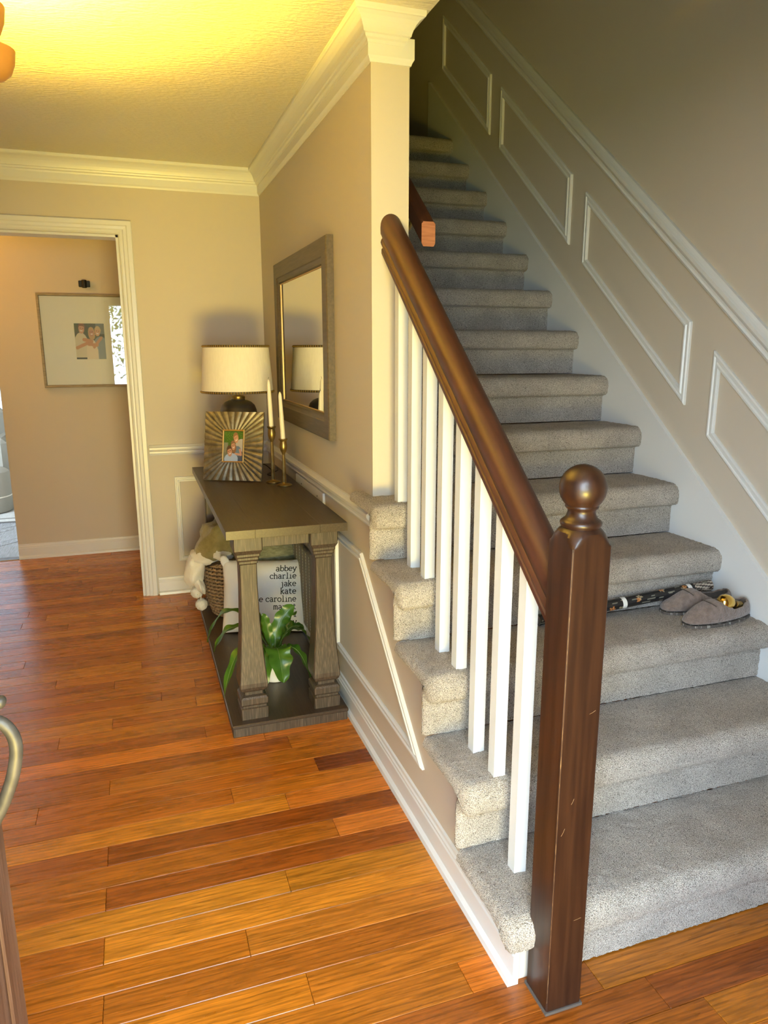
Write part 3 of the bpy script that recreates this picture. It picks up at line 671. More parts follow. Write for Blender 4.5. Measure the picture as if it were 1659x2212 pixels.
lp = [(-IW/2, -.010, cz-IH/2), (IW/2, -.010, cz-IH/2), (IW/2, -.010, cz+IH/2), (-IW/2, -.010, cz+IH/2)]
sweep('gold_rim', lp, (0, -1, 0), [(0, 0), (0, .007), (.003, .008), (.007, .006), (.007, 0)], GOLDRIM, pf, closed=True)
o = painted('photo_print', IW - .012, IH - .012, photo_desk, PRINT, pf); o.location = (0, -.011, cz)
box('backing', (-IW/2 - .03, -.0095, cz - IH/2 - .03), (IW/2 + .03, .004, cz + IH/2 + .03), BLACK, pf, b=.001)
o = box('easel_leg', (-.03, .004, .004), (.03, .008, .20), BLACK, pf); o.rotation_euler = (radians(24), 0, 0); o.location = (0, .0, .05); o.location = (0, .088, .012)

# ------------------------------------------------------------------ candlesticks and candles
def candle_pair(x, y, zc, ztip, lean, l1, l2):
    hgt = zc - TZ
    c = empty('candlestick', (x, y, TZ)); tag(c, l1, 'candlestick', 'brass candlesticks on the console')
    lathe('base', [(.034, 0), (.0365, .002), (.0365, .006), (.030, .009), (.012, .013), (.009, .018)], BRASS, c, n=32)
    pts = [(.0105, .012), (.0100, .03), (.0088, hgt*.45), (.0070, hgt - .085), (.0062, hgt - .072)]
    lathe('stem', pts, BRASS, c, n=8, angle=20)
    lathe('cup', [(.0062, hgt - .075), (.0085, hgt - .068), (.0145, hgt - .056), (.0180, hgt - .042), (.0185, hgt - .032), (.0165, hgt - .020), (.0150, hgt - .012), (.0190, hgt - .006), (.0215, hgt - .003), (.0215, hgt), (.012, hgt), (.0115, hgt - .012)], BRASS, c, n=28)
    k = empty('taper_candle', (x, y, zc - .011)); tag(k, l2, 'candle', 'ivory taper candles on the console')
    L = ztip - zc + .011
    lathe('wax', [(.0095, 0), (.0110, .012), (.0105, L*.5), (.0080, L*.9), (.0068, L - .012), (.003, L - .002), (.0008, L)], CANDLE, k, n=20)
    tube('wick', [(0, 0, L - .002), (.0008, 0, L + .006), (.003, 0, L + .011)], .0008, WICK, k, n=5)
    k.rotation_euler = lean
candle_pair(-.137, 2.087, 1.083, 1.305, (0, radians(-1.6), 0), 'taller brass candlestick standing nearer the lamp on the console', 'ivory taper candle in the taller candlestick')
candle_pair(-.102, 1.984, 1.034, 1.252, (0, radians(-2.2), 0), 'shorter brass candlestick standing nearer the mirror corner of the console', 'ivory taper candle in the shorter candlestick')

# ------------------------------------------------------------------ rail under the chair rail, quilted panel
mr = empty('mounting_rail', (0, 1.87, .80)); tag(mr, 'white painted rail with screw heads fixed below the chair rail behind the console', 'rail')
mi = Matrix.Translation((0, -1.87, -.80))
o = box('rail_board', (-.012, 1.60, .772), (-.0005, 2.15, .838), WHITE, mr, b=.002); o.matrix_parent_inverse = mi
for yy in (1.70, 2.02): o = lathe('screw_head', [(.004, 0), (.004, .001), (.002, .002)], PEWTER, mr, n=12); o.matrix_parent_inverse = Matrix(); o.location = (-.012, yy - 1.87, .008); o.rotation_euler = (0, radians(-90), 0)
qp = empty('quilted_panel', (-.014, 1.98, .096)); tag(qp, 'grey-green fabric panel with pale vertical stitching against the wall behind the console', 'fabric panel')
mi = Matrix.Translation((.014, -1.98, -.096))
for i in range(8):
    a = 1.70 + i*.07; o = box('quilt_channel', (-.026, a, .096), (-.004, a + .068, .50), GREYQ, qp, b=.007); o.matrix_parent_inverse = mi
    mb = MB()
    for j in range(26): mb.box((-.0272, a + .0675, .105 + j*.015), (-.0255, a + .0700, .114 + j*.015))
    o = mb.build('stitching', STITCH, qp); o.matrix_parent_inverse = mi

# ------------------------------------------------------------------ woven basket
BX, BY, SHZ = -.300, 2.43, .050
bas = empty('woven_basket', (BX, BY, SHZ)); tag(bas, 'round braided seagrass basket with dark handles on the console shelf', 'basket')
def brad(z): t = z/.305; return .118 + .052*sin(min(1, t*1.02)*pi*.62)
mb = MB(); rows = 15
for j in range(rows):
    z = .012 + j*.0203; R = brad(z); nseg = 38
    for i in range(nseg):
        for s_ in (-1, 1):
            a = 2*pi*(i + (.5 if s_ > 0 else 0))/nseg; da = 2*pi/nseg*.62; dz = .0075*s_
            p = [Vector((R*cos(a + da*q) + 0, R*sin(a + da*q), z + dz*q)) for q in (-1, 0, 1)]
            out_ = Vector((cos(a), sin(a), 0)); p[1] += out_*.006
            mb.add(*tubev(p, [.0035, .0075, .0035], 5))
o = mb.build('weave', WICKER, bas, smooth=True); o['kind'] = 'stuff'
lathe('lining', [(.110, .0), (.116, .004), (brad(.06) - .006, .06), (brad(.15) - .006, .15), (brad(.30) - .006, .30), (brad(.30) - .014, .30), (brad(.15) - .014, .15), (.105, .012), (.001, .01)], mat('basket_inside', (.13, .085, .048), .9), bas, n=40)
mb = MB()
for i in range(46):
    a = 2*pi*i/46; R = brad(.305); p = [Vector((R*cos(a + q*.10), R*sin(a + q*.10), .302 + q*.008)) for q in (-1, 0, 1)]; mb.add(*tubev(p, [.004, .010, .004], 6))
o = mb.build('rim', WICKER, bas, smooth=True)
for s_ in (-1, 1):
    R = brad(.30) + .004; pts = []
    for i in range(13):
        t = -1 + 2*i/12; a = -pi/2 + t*1.05 if s_ < 0 else pi/2 + t*1.05; pts.append((R*cos(a)*1.03, R*sin(a)*1.03, .292 + .045*(1-t*t)))
    tube('handle', pts, .0075, LEATHER, bas, n=8)

# ------------------------------------------------------------------ soft goods
def blob(name, R, m, parent, loc, rot=(0, 0, 0), amp=.12, fr=2.0, seed=0, power=2.6, n=36):
    vs = []; fs = []; k = n//2
    for j in range(k+1):
        ph = -pi/2 + pi*j/k
        for i in range(n):
            a = 2*pi*i/n; e = 2/power
            sg = lambda q: math.copysign(abs(q)**e, q)
            d = Vector((sg(cos(ph))*sg(cos(a)), sg(cos(ph))*sg(sin(a)), sg(sin(ph))))
            f = 1 + amp*noise.noise(d*fr + Vector((seed, 0, 0))) + amp*.4*noise.noise(d*fr*3 + Vector((seed, 5, 0)))
            vs.append((d.x*R[0]*f, d.y*R[1]*f, d.z*R[2]*f))
    for j in range(k):
        for i in range(n): q = (i+1) % n; fs.append([j*n+i, j*n+q, (j+1)*n+q, (j+1)*n+i])
    o = mesh(name, vs, fs, m, parent, smooth=True, loc=loc, rot=rot); return o
def pillow(name, wd, ht, th, m, parent, n=40, wr=.004, seed=0):
    """cushion in its own xz plane, front towards -y; returns depth function"""
    def dep(u, v):
        a = max(0, 1-(2*u-1)**4)*max(0, 1-(2*v-1)**4); return th/2*(a**.55) + wr*noise.noise(Vector((u*5, v*5, seed)))*(a**.3) + wr*.8*noise.noise(Vector((u*11, v*4, seed+3)))*(1-a)**.7
    def pos(u, v, s_, off=0):
        x = (u-.5)*wd; z = (v-.5)*ht; pin = .035
        x *= 1 - pin*(1-(2*v-1)**2)*abs(2*u-1); z *= 1 - pin*(1-(2*u-1)**2)*abs(2*v-1)
        return Vector((x, s_*(dep(u, v)) - (off if s_ < 0 else 0), z))
    vs = []; fs = []
    for s_ in (-1, 1):
        for j in range(n+1):
            for i in range(n+1): vs.append(pos(i/n, j/n, s_))
    q = (n+1)**2
    for j in range(n):
        for i in range(n):
            a = j*(n+1)+i; fs.append([a, a+1, a+n+2, a+n+1]); fs.append([q+a+n+1, q+a+n+2, q+a+1, q+a])
    o = mesh(name, vs, fs, m, parent, smooth=True)
    bm = bmesh.new(); bm.from_mesh(o.data); bmesh.ops.remove_doubles(bm, verts=bm.verts, dist=.0008); bmesh.ops.recalc_face_normals(bm, faces=bm.faces); bm.to_mesh(o.data); bm.free(); o.data.shade_smooth()
    return o, pos
ol = blob('olive_blanket', (.115, .10, .115), OLIVE, None, (-.365, 2.40, .445), (.3, .5, .2), amp=.34, fr=1.9, seed=4)
tag(ol, 'bunched olive plush blanket piled on top of the basket', 'blanket')
ol2 = blob('olive_cushion', (.125, .11, .08), OLIVE, None, (-.245, 2.42, .385), (.1, -.15, .1), amp=.16, fr=2.2, seed=9)
tag(ol2, 'olive green plush cushion lying inside the basket', 'cushion')
fu, _ = pillow('fur_cushion', .34, .30, .13, SAGE, None, wr=.010, seed=4); fu.location = (-.150, 2.235, .335); fu.rotation_euler = (radians(-22), 0, radians(-6))
tag(fu, 'pale sage faux fur cushion behind the white lettered pillow', 'cushion')
PW, PH_, PT = .425, .365, .105
wp = empty('lettered_pillow', (-.212, 2.055, SHZ)); wp.rotation_euler = (radians(-16), 0, atan2(-.115, .39)); tag(wp, 'white cotton pillow printed with a list of names in black on the shelf', 'pillow')
pc, ppos = pillow('cover', PW, PH_, PT, COTTON, wp, wr=.007, seed=1); pc.location = (0, -.0, PH_/2 + .004)
# corner ears of the cover
for s_ in (-1, 1):
    o = blob('corner_ear', (.022, .012, .030), COTTON, wp, (s_*(PW/2 - .012), -.004, PH_ - .002), (0, s_*.45, 0), amp=.15, seed=s_+3, power=2.2, n=16)
def arc(cx, cy, rx, ry, a0, a1, n=14): return [(cx + rx*cos(radians(a0 + (a1-a0)*i/n)), cy + ry*sin(radians(a0 + (a1-a0)*i/n))) for i in range(n+1)]
def sf(x, y, a=.16, b=.16): return [(x-a, y), (x+b, y)]
GL = {
 'a': ([arc(.36, .72, .26, .28, 160, 0, 8) + [(.62, .16), (.68, .03), (.80, .03)], arc(.36, .27, .27, .27, 0, 360, 16)], .86),
 'b': ([[(.0, 1.5), (.14, 1.5), (.14, .0)], arc(.46, .48, .33, .47, 0, 360, 18)], .90),
 'c': ([arc(.44, .5, .36, .48, 42, 318, 16), [(.71, .68), (.71, .90)]], .86),
 'e': ([[(.09, .52), (.77, .52)] + arc(.43, .5, .35, .48, 4, 318, 18)], .88),
 'h': ([[(.0, 1.5), (.14, 1.5), (.14, .02)], arc(.41, .62, .27, .36, 180, 0, 8) + [(.68, .02)], sf(.14, .02), sf(.68, .02)], .92),
 'i': ([[(.14, .96), (.34, .96), (.34, .02)], [(.06, .02), (.60, .02)], [(.30, 1.32), (.38, 1.32)]], .70),
 'j': ([[(.14, .96), (.40, .96), (.40, -.22)] + arc(.16, -.22, .24, .25, 0, -110, 6), [(.36, 1.32), (.44, 1.32)]], .70),
 'k': ([[(.0, 1.5), (.14, 1.5), (.14, .02)], [(.62, .95), (.16, .42)], [(.32, .60), (.68, .02)], sf(.14, .02), sf(.66, .02, .14, .14), sf(.58, .95, .16, .16)], .90),
 'l': ([[(.12, 1.5), (.34, 1.5), (.34, .02)], [(.06, .02), (.62, .02)]], .70),
 'm': ([[(.0, .96), (.12, .96), (.12, .02)], arc(.30, .68, .18, .30, 180, 0, 8) + [(.48, .02)], arc(.66, .68, .18, .30, 180, 0, 8) + [(.84, .02)], sf(.12, .02, .12, .12), sf(.48, .02, .10, .10), sf(.84, .02, .12, .14)], 1.06),
 'n': ([[(.0, .96), (.14, .96), (.14, .02)], arc(.41, .62, .27, .36, 180, 0, 8) + [(.68, .02)], sf(.14, .02), sf(.68, .02)], .92),
 'o': ([arc(.44, .5, .37, .48, 0, 360, 20)], .90),
 'r': ([[(.04, .96), (.22, .96), (.22, .02)], arc(.50, .62, .28, .34, 180, 40, 7), sf(.22, .02, .18, .22)], .80),
 't': ([[(.28, 1.32), (.28, .28)] + arc(.50, .26, .22, .24, 180, 310, 7), [(.04, .96), (.62, .96)]], .78),
 'v': ([[(.08, .95), (.42, .03), (.76, .95)], sf(.10, .95, .12, .14), sf(.74, .95, .14, .12)], .86),
 'y': ([[(.08, .95), (.42, .05)], [(.76, .95), (.34, -.30), (.22, -.44), (.04, -.44)], sf(.10, .95, .12, .14), sf(.74, .95, .14, .12)], .88)}
XW, XH, LS = .0236, .0196, .0385
def letter(ch, xo, zo, parent):
    st, adv = GL[ch]; mb = MB(); tk = .092
    for s_ in st:
        pts = []
        for i in range(len(s_)-1):       # split long strokes so they follow the cushion
            n = max(1, int(math.hypot(s_[i+1][0]-s_[i][0], s_[i+1][1]-s_[i][1])/.35))
            pts += [(s_[i][0] + (s_[i+1][0]-s_[i][0])*q/n, s_[i][1] + (s_[i+1][1]-s_[i][1])*q/n) for q in range(n)]
        pts.append(s_[-1]); n = len(pts); L = []
        for i in range(n):
            a = Vector(pts[max(i-1, 0)]); b = Vector(pts[min(i+1, n-1)]); d = (b-a); d = d/d.length if d.length > 1e-6 else Vector((1, 0)); nn = Vector((-d.y, d.x))
            ext = 0
            for sg in (1, -1):
                q = Vector(pts[i]) + nn*tk*sg; X = xo + q.x*XW; Z = zo + q.y*XH
                L.append(ppos(min(.99, max(.01, X/PW + .5)), min(.99, max(.01, Z/PH_ + .5)), -1, .0012) * 1.0)
        for i in range(n-1): mb.add([L[2*i], L[2*i+1], L[2*i+3], L[2*i+2]], [[0, 1, 2, 3]])
    o = mb.build('printed_letter', INK, parent); return o
def word(wd, line, right=.166, top=.146, fixed=None):
    total = sum(GL[c][1] if c != ' ' else .5 for c in wd)*XW; x = right - total if fixed is None else fixed; z = top - line*LS - XH
    for c in wd:
        if c == ' ': x += .5*XW; continue
        letter(c, x, z, pc); x += GL[c][1]*XW
for i, wd in enumerate(['abbey', 'charlie', 'jake', 'kate', 'e caroline']): word(wd, i)
word('t', 5); word('mar', 5, fixed=.166 - 5.7*.87*XW); word('i', 6); word('ncy', 7)
# cream throw hanging over the basket rim with pom poms
th_o = empty('cream_throw', (-.50, 2.40, .10)); tag(th_o, 'cream knitted throw with white pom poms hanging over the basket side', 'throw')
mi = Matrix.Translation((.50, -2.40, -.10))
for nm, R_, loc_, rot_, sd_ in (('knit_fold', (.095, .085, .040), (-.435, 2.39, .372), (.1, .28, .2), 2), ('knit_fold', (.050, .075, .085), (-.515, 2.38, .318), (.0, .25, .1), 6), ('knit_fold', (.024, .050, .060), (-.500, 2.36, .248), (.1, -.45, 0), 8), ('knit_fold', (.060, .055, .030), (-.375, 2.33, .405), (.3, .1, .5), 12)):
    o = blob(nm, R_, CREAM, th_o, loc_, rot_, amp=.20, fr=1.7, seed=sd_, power=2.3, n=44); o.matrix_parent_inverse = mi
for a_, b_ in (((-.498, 2.365, .225), (-.508, 2.39, .20)), ((-.490, 2.37, .225), (-.492, 2.385, .135))):
    o = mesh('pom_cord', *tubev([a_, b_], .0025, 6), CREAM, th_o); o.matrix_parent_inverse = mi
for c, r in (((-.510, 2.40, .188), .0320), ((-.490, 2.39, .120), .0310)):
    o = blob('pom_pom', (r, r, r), CREAM, th_o, c, amp=.22, fr=6, seed=r*99, power=2, n=28); o.matrix_parent_inverse = mi
    mb = MB(); rg = random.Random(int(r*1e5))
    for i in range(220):
        d = Vector((rg.gauss(0, 1), rg.gauss(0, 1), rg.gauss(0, 1))).normalized(); e1 = d.orthogonal().normalized()*.0011; b_ = d*r*.9; t_ = d*r*(1.08 + .1*rg.random())
        mb.add([b_ - e1, b_ + e1, t_], [[0, 1, 2]])
    q = mb.build('yarn_ends', CREAM, o); q['kind'] = 'stuff'

# ------------------------------------------------------------------ bird's nest fern
fern = empty('potted_fern', (-.255, 1.535, SHZ)); tag(fern, 'bird\'s nest fern with glossy wavy leaves in a white pot on the console shelf', 'potted plant')
lathe('pot', [(.050, 0), (.054, .003), (.068, .10), (.070, .125), (.064, .126), (.060, .11), (.01, .108)], POT, fern, n=36)
lathe('soil', [(.061, .100), (.061, .112), (.02, .118), (.001, .119)], SOIL, fern, n=24)
mi = Matrix.Translation((.255, -1.535, -SHZ))
def leaf(a, b, c, wmax, seed, up=(0, 0, 1), flip=1):
    P = bez(a, b, c, 30); n = len(P); vs = []; fs = []; nc = 9; rg = random.Random(seed)
    ph = rg.uniform(0, 6)
    for i, p in enumerate(P):
        t = i/(n-1); d = (P[min(i+1, n-1)] - P[max(i-1, 0)]).normalized(); u = Vector(up); sd_ = d.cross(u)
        sd_ = sd_.normalized() if sd_.length > .05 else Vector((1, 0, 0)); nn = sd_.cross(d).normalized()
        wd = wmax*min(1, (.22 + 1.9*t))*(1 - max(0, (t-.55)/.45)**2.2)**.5 if t < 1 else .001
        for j in range(nc):
            q = -1 + 2*j/(nc-1); rip = .16*wmax*sin(t*26 + ph + (1.6 if q > 0 else 0))*abs(q)**1.7
            vs.append(p + sd_*q*wd*(1 + .10*sin(t*26 + ph + 1)*abs(q)) + nn*(rip + .22*wd*abs(q)**1.4))
    for i in range(n-1):
        for j in range(nc-1): fs.append([i*nc+j, i*nc+j+1, (i+1)*nc+j+1, (i+1)*nc+j])
    o = mesh('leaf', vs, fs, LEAF, fern, smooth=True); o.matrix_parent_inverse = mi
    rb = [vs[i*nc + nc//2] + Vector((0, 0, .0007)) for i in range(n-1)]
    r = mesh('midrib', *tubev(rb, [.0022*(1 - .8*i/(n-2)) for i in range(n-1)], 5), RIB, o, smooth=True); return o
R0 = (-.255, 1.535, .165)
leaf((-.255, 1.52, .168), (-.262, 1.415, .300), (-.250, 1.372, .100), .050, 1)
leaf((-.270, 1.52, .168), (-.315, 1.440, .290), (-.318, 1.395, .085), .030, 2)
leaf((-.240, 1.53, .168), (-.165, 1.475, .265), (-.120, 1.450, .066), .026, 3)
leaf((-.240, 1.54, .168), (-.165, 1.545, .360), (-.085, 1.545, .170), .046, 4)
leaf((-.250, 1.55, .168), (-.235, 1.590, .310), (-.150, 1.600, .345), .032, 5, up=(-.3, -1, .2))
leaf((-.262, 1.55, .168), (-.275, 1.570, .270), (-.294, 1.565, .340), .020, 6, up=(0, -1, .3))
leaf((-.270, 1.55, .168), (-.430, 1.600, .520), (-.530, 1.600, .225), .024, 7)
leaf((-.272, 1.53, .168), (-.425, 1.490, .440), (-.512, 1.490, .225), .026, 8)
leaf((-.272, 1.52, .168), (-.430, 1.335, .420), (-.500, 1.305, .105), .021, 9)
leaf((-.240, 1.55, .168), (-.180, 1.66, .34), (-.120, 1.76, .24), .030, 10)
leaf((-.262, 1.56, .168), (-.30, 1.72, .36), (-.34, 1.80, .20), .028, 11)
leaf((-.245, 1.535, .168), (-.200, 1.50, .330), (-.128, 1.520, .270), .034, 12)

# ------------------------------------------------------------------ slippers, gift wrap, bulb on the third tread
T3 = 3*RI + .002
def slipper(name, loc, rz, label):
    s = empty(name, loc, rz); tag(s, label, 'slipper', 'slippers on the stairs')
    L = .272; n = 34; nc = 25; vs = []; fs = []
    def wd(t): return .047*(sin(pi*min(1, max(0, t*.93 + .035)))**.42)*(.86 + .22*t if t < .75 else 1.025 - .1*(t-.75))
    def ht(t): return (.066 - .012*t if t < .35 else .0618 + .014*sin((t-.35)/.3*pi/2) if t < .55 else .074 - .052*((t-.55)/.45)**1.8) * (min(1, t/.05)**.4 if t < .05 else 1)
    for i in range(n+1):
        t = i/n; W_, Hh = wd(t), ht(t)
        if i in (0, n): W_ *= .35; Hh *= .75
        for j in range(nc):
            a = pi*j/(nc-1); e = .75; x = W_*math.copysign(abs(cos(a))**e, cos(a)); z = .012 + (Hh - .012)*abs(sin(a))**e
            vs.append((x, (t-.5)*L, z))
    for i in range(n):
        for j in range(nc-1):
            t = (i+.5)/n; jj = abs((j+.5)/(nc-1) - .5)
            lim = .30*sqrt(max(0, 1 - ((t-.285)/.235)**2))
            if jj < lim: continue
            fs.append([i*nc+j, i*nc+j+1, (i+1)*nc+j+1, (i+1)*nc+j])
    # close heel and toe
    fs.append([j for j in range(nc)]); fs.append([n*nc+j for j in range(nc)][::-1])
    o = fix(mesh('upper', vs, fs, SLIP, s, smooth=True)); o.data.materials.append(SLIPIN)
    sd_ = o.modifiers.new('thick', 'SOLIDIFY'); sd_.thickness = .007; sd_.offset = -1; sd_.material_offset = 1; sd_.material_offset_rim = 0; su = o.modifiers.new('soft', 'SUBSURF'); su.levels = su.render_levels = 1
    sv = []; 
    for z in (0, .008):
        for i in range(n+1): t = i/n; sv.append((wd(t)*(.6 if i in (0, n) else 1.0), (t-.5)*L, z))
        for i in range(n, -1, -1): t = i/n; sv.append((-wd(t)*(.6 if i in (0, n) else 1.0), (t-.5)*L, z))
    m = len(sv)//2
    mesh('sole', sv, [list(range(m))[::-1], list(range(m, 2*m))] + [[i, (i+1) % m, m + (i+1) % m, m+i] for i in range(m)], SOLE, s)
    tube('instep_seam', [(.030*cos(a), .035 + .03*sin(a)*.6, .060 + .014*sin(a)) for a in [pi*q/12 for q in range(13)]], .0012, LEATHER, s, n=5)
    return s
sn = slipper('slipper', (1.006, .392, T3), radians(94), 'taupe fleece slipper nearest the stair edge, a gold bulb in its opening')
sf_ = slipper('slipper', (1.020, .500, T3), radians(86), 'taupe fleece slipper half under the rolled gift wrap')
gb = empty('gold_bulb', (1.082, .394, T3 + .046)); tag(gb, 'shiny gold bulb-shaped ornament tucked in the near slipper', 'ornament')
gb.rotation_euler = (radians(4), radians(-72), radians(8)); gb.scale = (1.35,)*3
lathe('glass_bulb', [(.002, -.012), (.006, -.010), (.008, .0), (.010, .012), (.016, .026), (.0195, .040), (.0185, .052), (.012, .062), (.001, .066)][::1], GOLD, gb, n=28)
lathe('cap', [(.0085, -.020), (.0105, -.018), (.009, -.014), (.0105, -.010), (.009, -.006), (.0105, -.002), (.009, .004)], BRASS, gb, n=24)
# roll of gift wrap
roll = empty('gift_wrap_roll', (.76, .540, T3)); tag(roll, 'dark floral gift wrap roll held by white tape beside the slippers', 'gift wrap')
ra = Vector((.430, .545, T3 + .018)); rb_ = Vector((1.105, .536, T3 + .066)); RL = (rb_ - ra).length; RR = .0185
flow = [(random.uniform(0, RL), random.uniform(0, 1), random.uniform(.008, .018), random.choice([(.42, .12, .025), (.50, .20, .06), (.22, .20, .12), (.10, .085, .05), (.30, .25, .16)])) for i in range(52)]
def wrapcol(s_, a):
    col = (.012, .012, .014)
    for fx, fa, r, c in flow:
        da = abs(a - fa); da = min(da, 1-da)*2*pi*RR; dx = s_ - fx; d = math.hypot(dx, da*1.1); an = atan2(da, dx)
        if d < r*(.72 + .28*cos(an*5)): col = c if d > r*.25 else (.12, .05, .02)
    if s_ > RL - .075: 
        if abs(sin((s_*70) + a*30)) > .72: col = (.42, .35, .28)
        else: col = (.035, .02, .016)
    if nz(s_*9, a*9, 3) > .38: col = (.20, .19, .15)
    return col
vs = []; fs = []; cols = []; ns, na = 230, 40
d = (rb_-ra).normalized(); u_ = d.cross(Vector((0, 0, 1))).normalized(); v_ = u_.cross(d)
for i in range(ns+1):
    for j in range(na):
        a = 2*pi*j/na; vs.append(ra + d*(RL*i/ns) + (u_*cos(a) + v_*sin(a))*RR); cols.append(wrapcol(RL*i/ns, j/na))
for i in range(ns):
    for j in range(na): k = (j+1) % na; fs.append([i*na+j, i*na+k, (i+1)*na+k, (i+1)*na+j])
for i, o_ in ((0, -1), (ns, 1)):     # hollow core
    b_ = len(vs)
    for j in range(na):
        a = 2*pi*j/na; vs.append(ra + d*(RL*i/ns) + (u_*cos(a) + v_*sin(a))*RR*.8); cols.append((.3, .25, .2))
    for j in range(na):
        a = 2*pi*j/na; vs.append(ra + d*(RL*i/ns - o_*.03) + (u_*cos(a) + v_*sin(a))*RR*.8); cols.append((.08, .06, .05))
    for j in range(na):
        k = (j+1) % na; fs.append([i*na+j, i*na+k, b_+k, b_+j]); fs.append([b_+j, b_+k, b_+na+k, b_+na+j])
    fs.append([b_+na+j for j in range(na)])
o = fix(mesh('paper_roll', vs, fs, WRAP, roll, smooth=True)); sharp(o, 50); at = o.data.color_attributes.new('Col', 'FLOAT_COLOR', 'POINT')
for i, c in enumerate(cols): at.data[i].color = (*c, 1)
mi = Matrix.Translation((-.76, -.540, -T3)); o.matrix_parent_inverse = mi
for f in (.47, .86):
    c = ra + d*RL*f; vs = []; n = 28
    for t in (-.008, .008):
        for j in range(n): a = 2*pi*j/n; vs.append(c + d*t + (u_*cos(a) + v_*sin(a))*(RR + .0005))
    o = mesh('tape_band', vs, [[j, (j+1) % n, n + (j+1) % n, n+j] for j in range(n)], TAPE, roll, smooth=True); o.matrix_parent_inverse = mi

# ------------------------------------------------------------------ hall: framed photo and picture light
hp = empty('framed_photo', (-1.009, YH - .002, 1.19)); tag(hp, 'family photo in a wide white mat and thin grey wood frame on the hall wall', 'framed photo')
fx0, fx1, fz0, fz1 = -.313, .313, 0, .622
sweep('frame', [(fx0, 0, fz0), (fx1, 0, fz0), (fx1, 0, fz1), (fx0, 0, fz1)], (0, -1, 0), [(0, 0), (0, .026), (.004, .028), (.014, .026), (.018, .018), (.018, 0)], GREYW, hp, closed=True)
box('mat_board', (fx0 + .015, -.014, fz0 + .015), (fx1 - .015, -.008, fz1 - .015), MATB, hp)
o = painted('photo_print', .190, .238, photo_hall, PRINT, hp); o.location = (0, -.0145, .309)
o = box('glass', (fx0 + .016, -.020, fz0 + .016), (fx1 - .016, -.018, fz1 - .016), GLASS, hp)
pl = empty('picture_light', (-1.015, YH - .001, 1.876)); tag(pl, 'small black wall bracket light above the framed hall photo', 'wall light')
box('mount_plate', (-.036, -.022, -.020), (.036, 0, .020), BLACK, pl, b=.003)
lathe('barrel', [(.012, -.026), (.016, -.024), (.017, .0), (.016, .024), (.012, .026)], BLACK, pl, n=24, c=(0, -.022, 0))

# ------------------------------------------------------------------ far room glimpsed past the hall wall
floor_far = box('floor_far', (-5.0, YH, -.12), (-1.49, 7.6, -.011), MATS['subfloor']); tag(floor_far, 'grey diagonal plank floor of the far room', kind='structure')
ang = radians(45); pw = .095; cxy = Vector((-2.3, 4.9))
for i in range(-14, 15):
    for j in range(-3, 4):
        a = Vector((cos(ang), sin(ang))); b_ = Vector((-sin(ang), cos(ang))); c = cxy + b_*(i*pw) + a*(j*.62 + (i % 3)*.2)
        if not (-3.4 < c.x < -1.0 and YH - .2 < c.y < 6.2): continue
        poly = [c - a*.309 - b_*(pw/2 - .003), c + a*.309 - b_*(pw/2 - .003), c + a*.309 + b_*(pw/2 - .003), c - a*.309 + b_*(pw/2 - .003)]
        if min(q.y for q in poly) < YH + .005 or max(q.x for q in poly) > -1.5: continue
        vs = [(q.x, q.y, z) for z in (-.011, -.001) for q in poly]
        mesh('plank', vs, [[3, 2, 1, 0], [4, 5, 6, 7], [0, 1, 5, 4], [1, 2, 6, 5], [2, 3, 7, 6], [3, 0, 4, 7]], BLUEW, floor_far)
box('threshold', (-2.7, YH - .03, -.011), (-1.60, YH + .06, .004), OAK, floor_far, b=.003).color = (.10, .06, .03, 1)
box('plank_bed', (-5.0, YH + .061, -.0109), (-1.49, 7.6, -.004), BLUEW, floor_far)
wall_far = wallbox('wall_far', [((-5.0, 7.6, 0), (-3.25, 7.7, H)), ((-2.05, 7.6, 0), (-1.49, 7.7, H)), ((-3.25, 7.6, 0), (-2.05, 7.7, .8)), ((-3.25, 7.6, 2.1), (-2.05, 7.7, H)), ((-1.6, YH + .11, 0), (-1.49, 7.6, H)), ((-5.1, YH, 0), (-5.0, 7.7, H)), ((-5.0, YH, H), (-1.49, 7.7, H + .02))], 'walls and ceiling of the far living room')
win = box('window_1', (-3.25, 7.64, .8), (-2.05, 7.648, 2.1), DIMGLASS); tag(win, 'bright window of the far living room', kind='structure')
for x in (-3.25, -2.675, -2.10): box('mullion', (x, 7.61, .8), (x + .05, 7.67, 2.1), WHITE, win)
rug = box('rug', (-3.6, 5.35, -.004), (-1.72, 7.3, .008), RUG, None, b=.003); tag(rug, 'flat grey rug on the far room floor', 'rug')
box('border_stripe', (-3.6, 5.48, .0075), (-1.72, 5.51, .0085), RUGB, rug); box('border_stripe', (-3.6, 5.345, .0), (-1.72, 5.37, .0086), RUGB, rug)
ot = empty('ottoman', (-2.11, 5.87, .008)); tag(ot, 'round grey upholstered ottoman on the rug in the far room', 'ottoman')
lathe('drum', [(.20, 0), (.225, .01), (.235, .04), (.236, .14), (.228, .148), (.236, .156), (.236, .33), (.228, .365), (.20, .385), (.12, .392), (.001, .394)], OTTO, ot, n=48)
tube('piping', [(.232*cos(2*pi*i/40), .232*sin(2*pi*i/40), .148) for i in range(41)], .006, CREAM, ot, n=6)
ac = empty('armchair', (-2.42, 6.75, .008)); tag(ac, 'grey armchair near the far room window', 'armchair')
box('seat', (-.40, -.35, .14), (.40, .35, .42), OTTO, ac, b=.05); box('backrest', (-.38, .22, .36), (.38, .42, .86), OTTO, ac, b=.06)
for s_ in (-1, 1): box('arm', (s_*.38 - .08, -.35, .14), (s_*.38 + .08, .38, .60), OTTO, ac, b=.05)
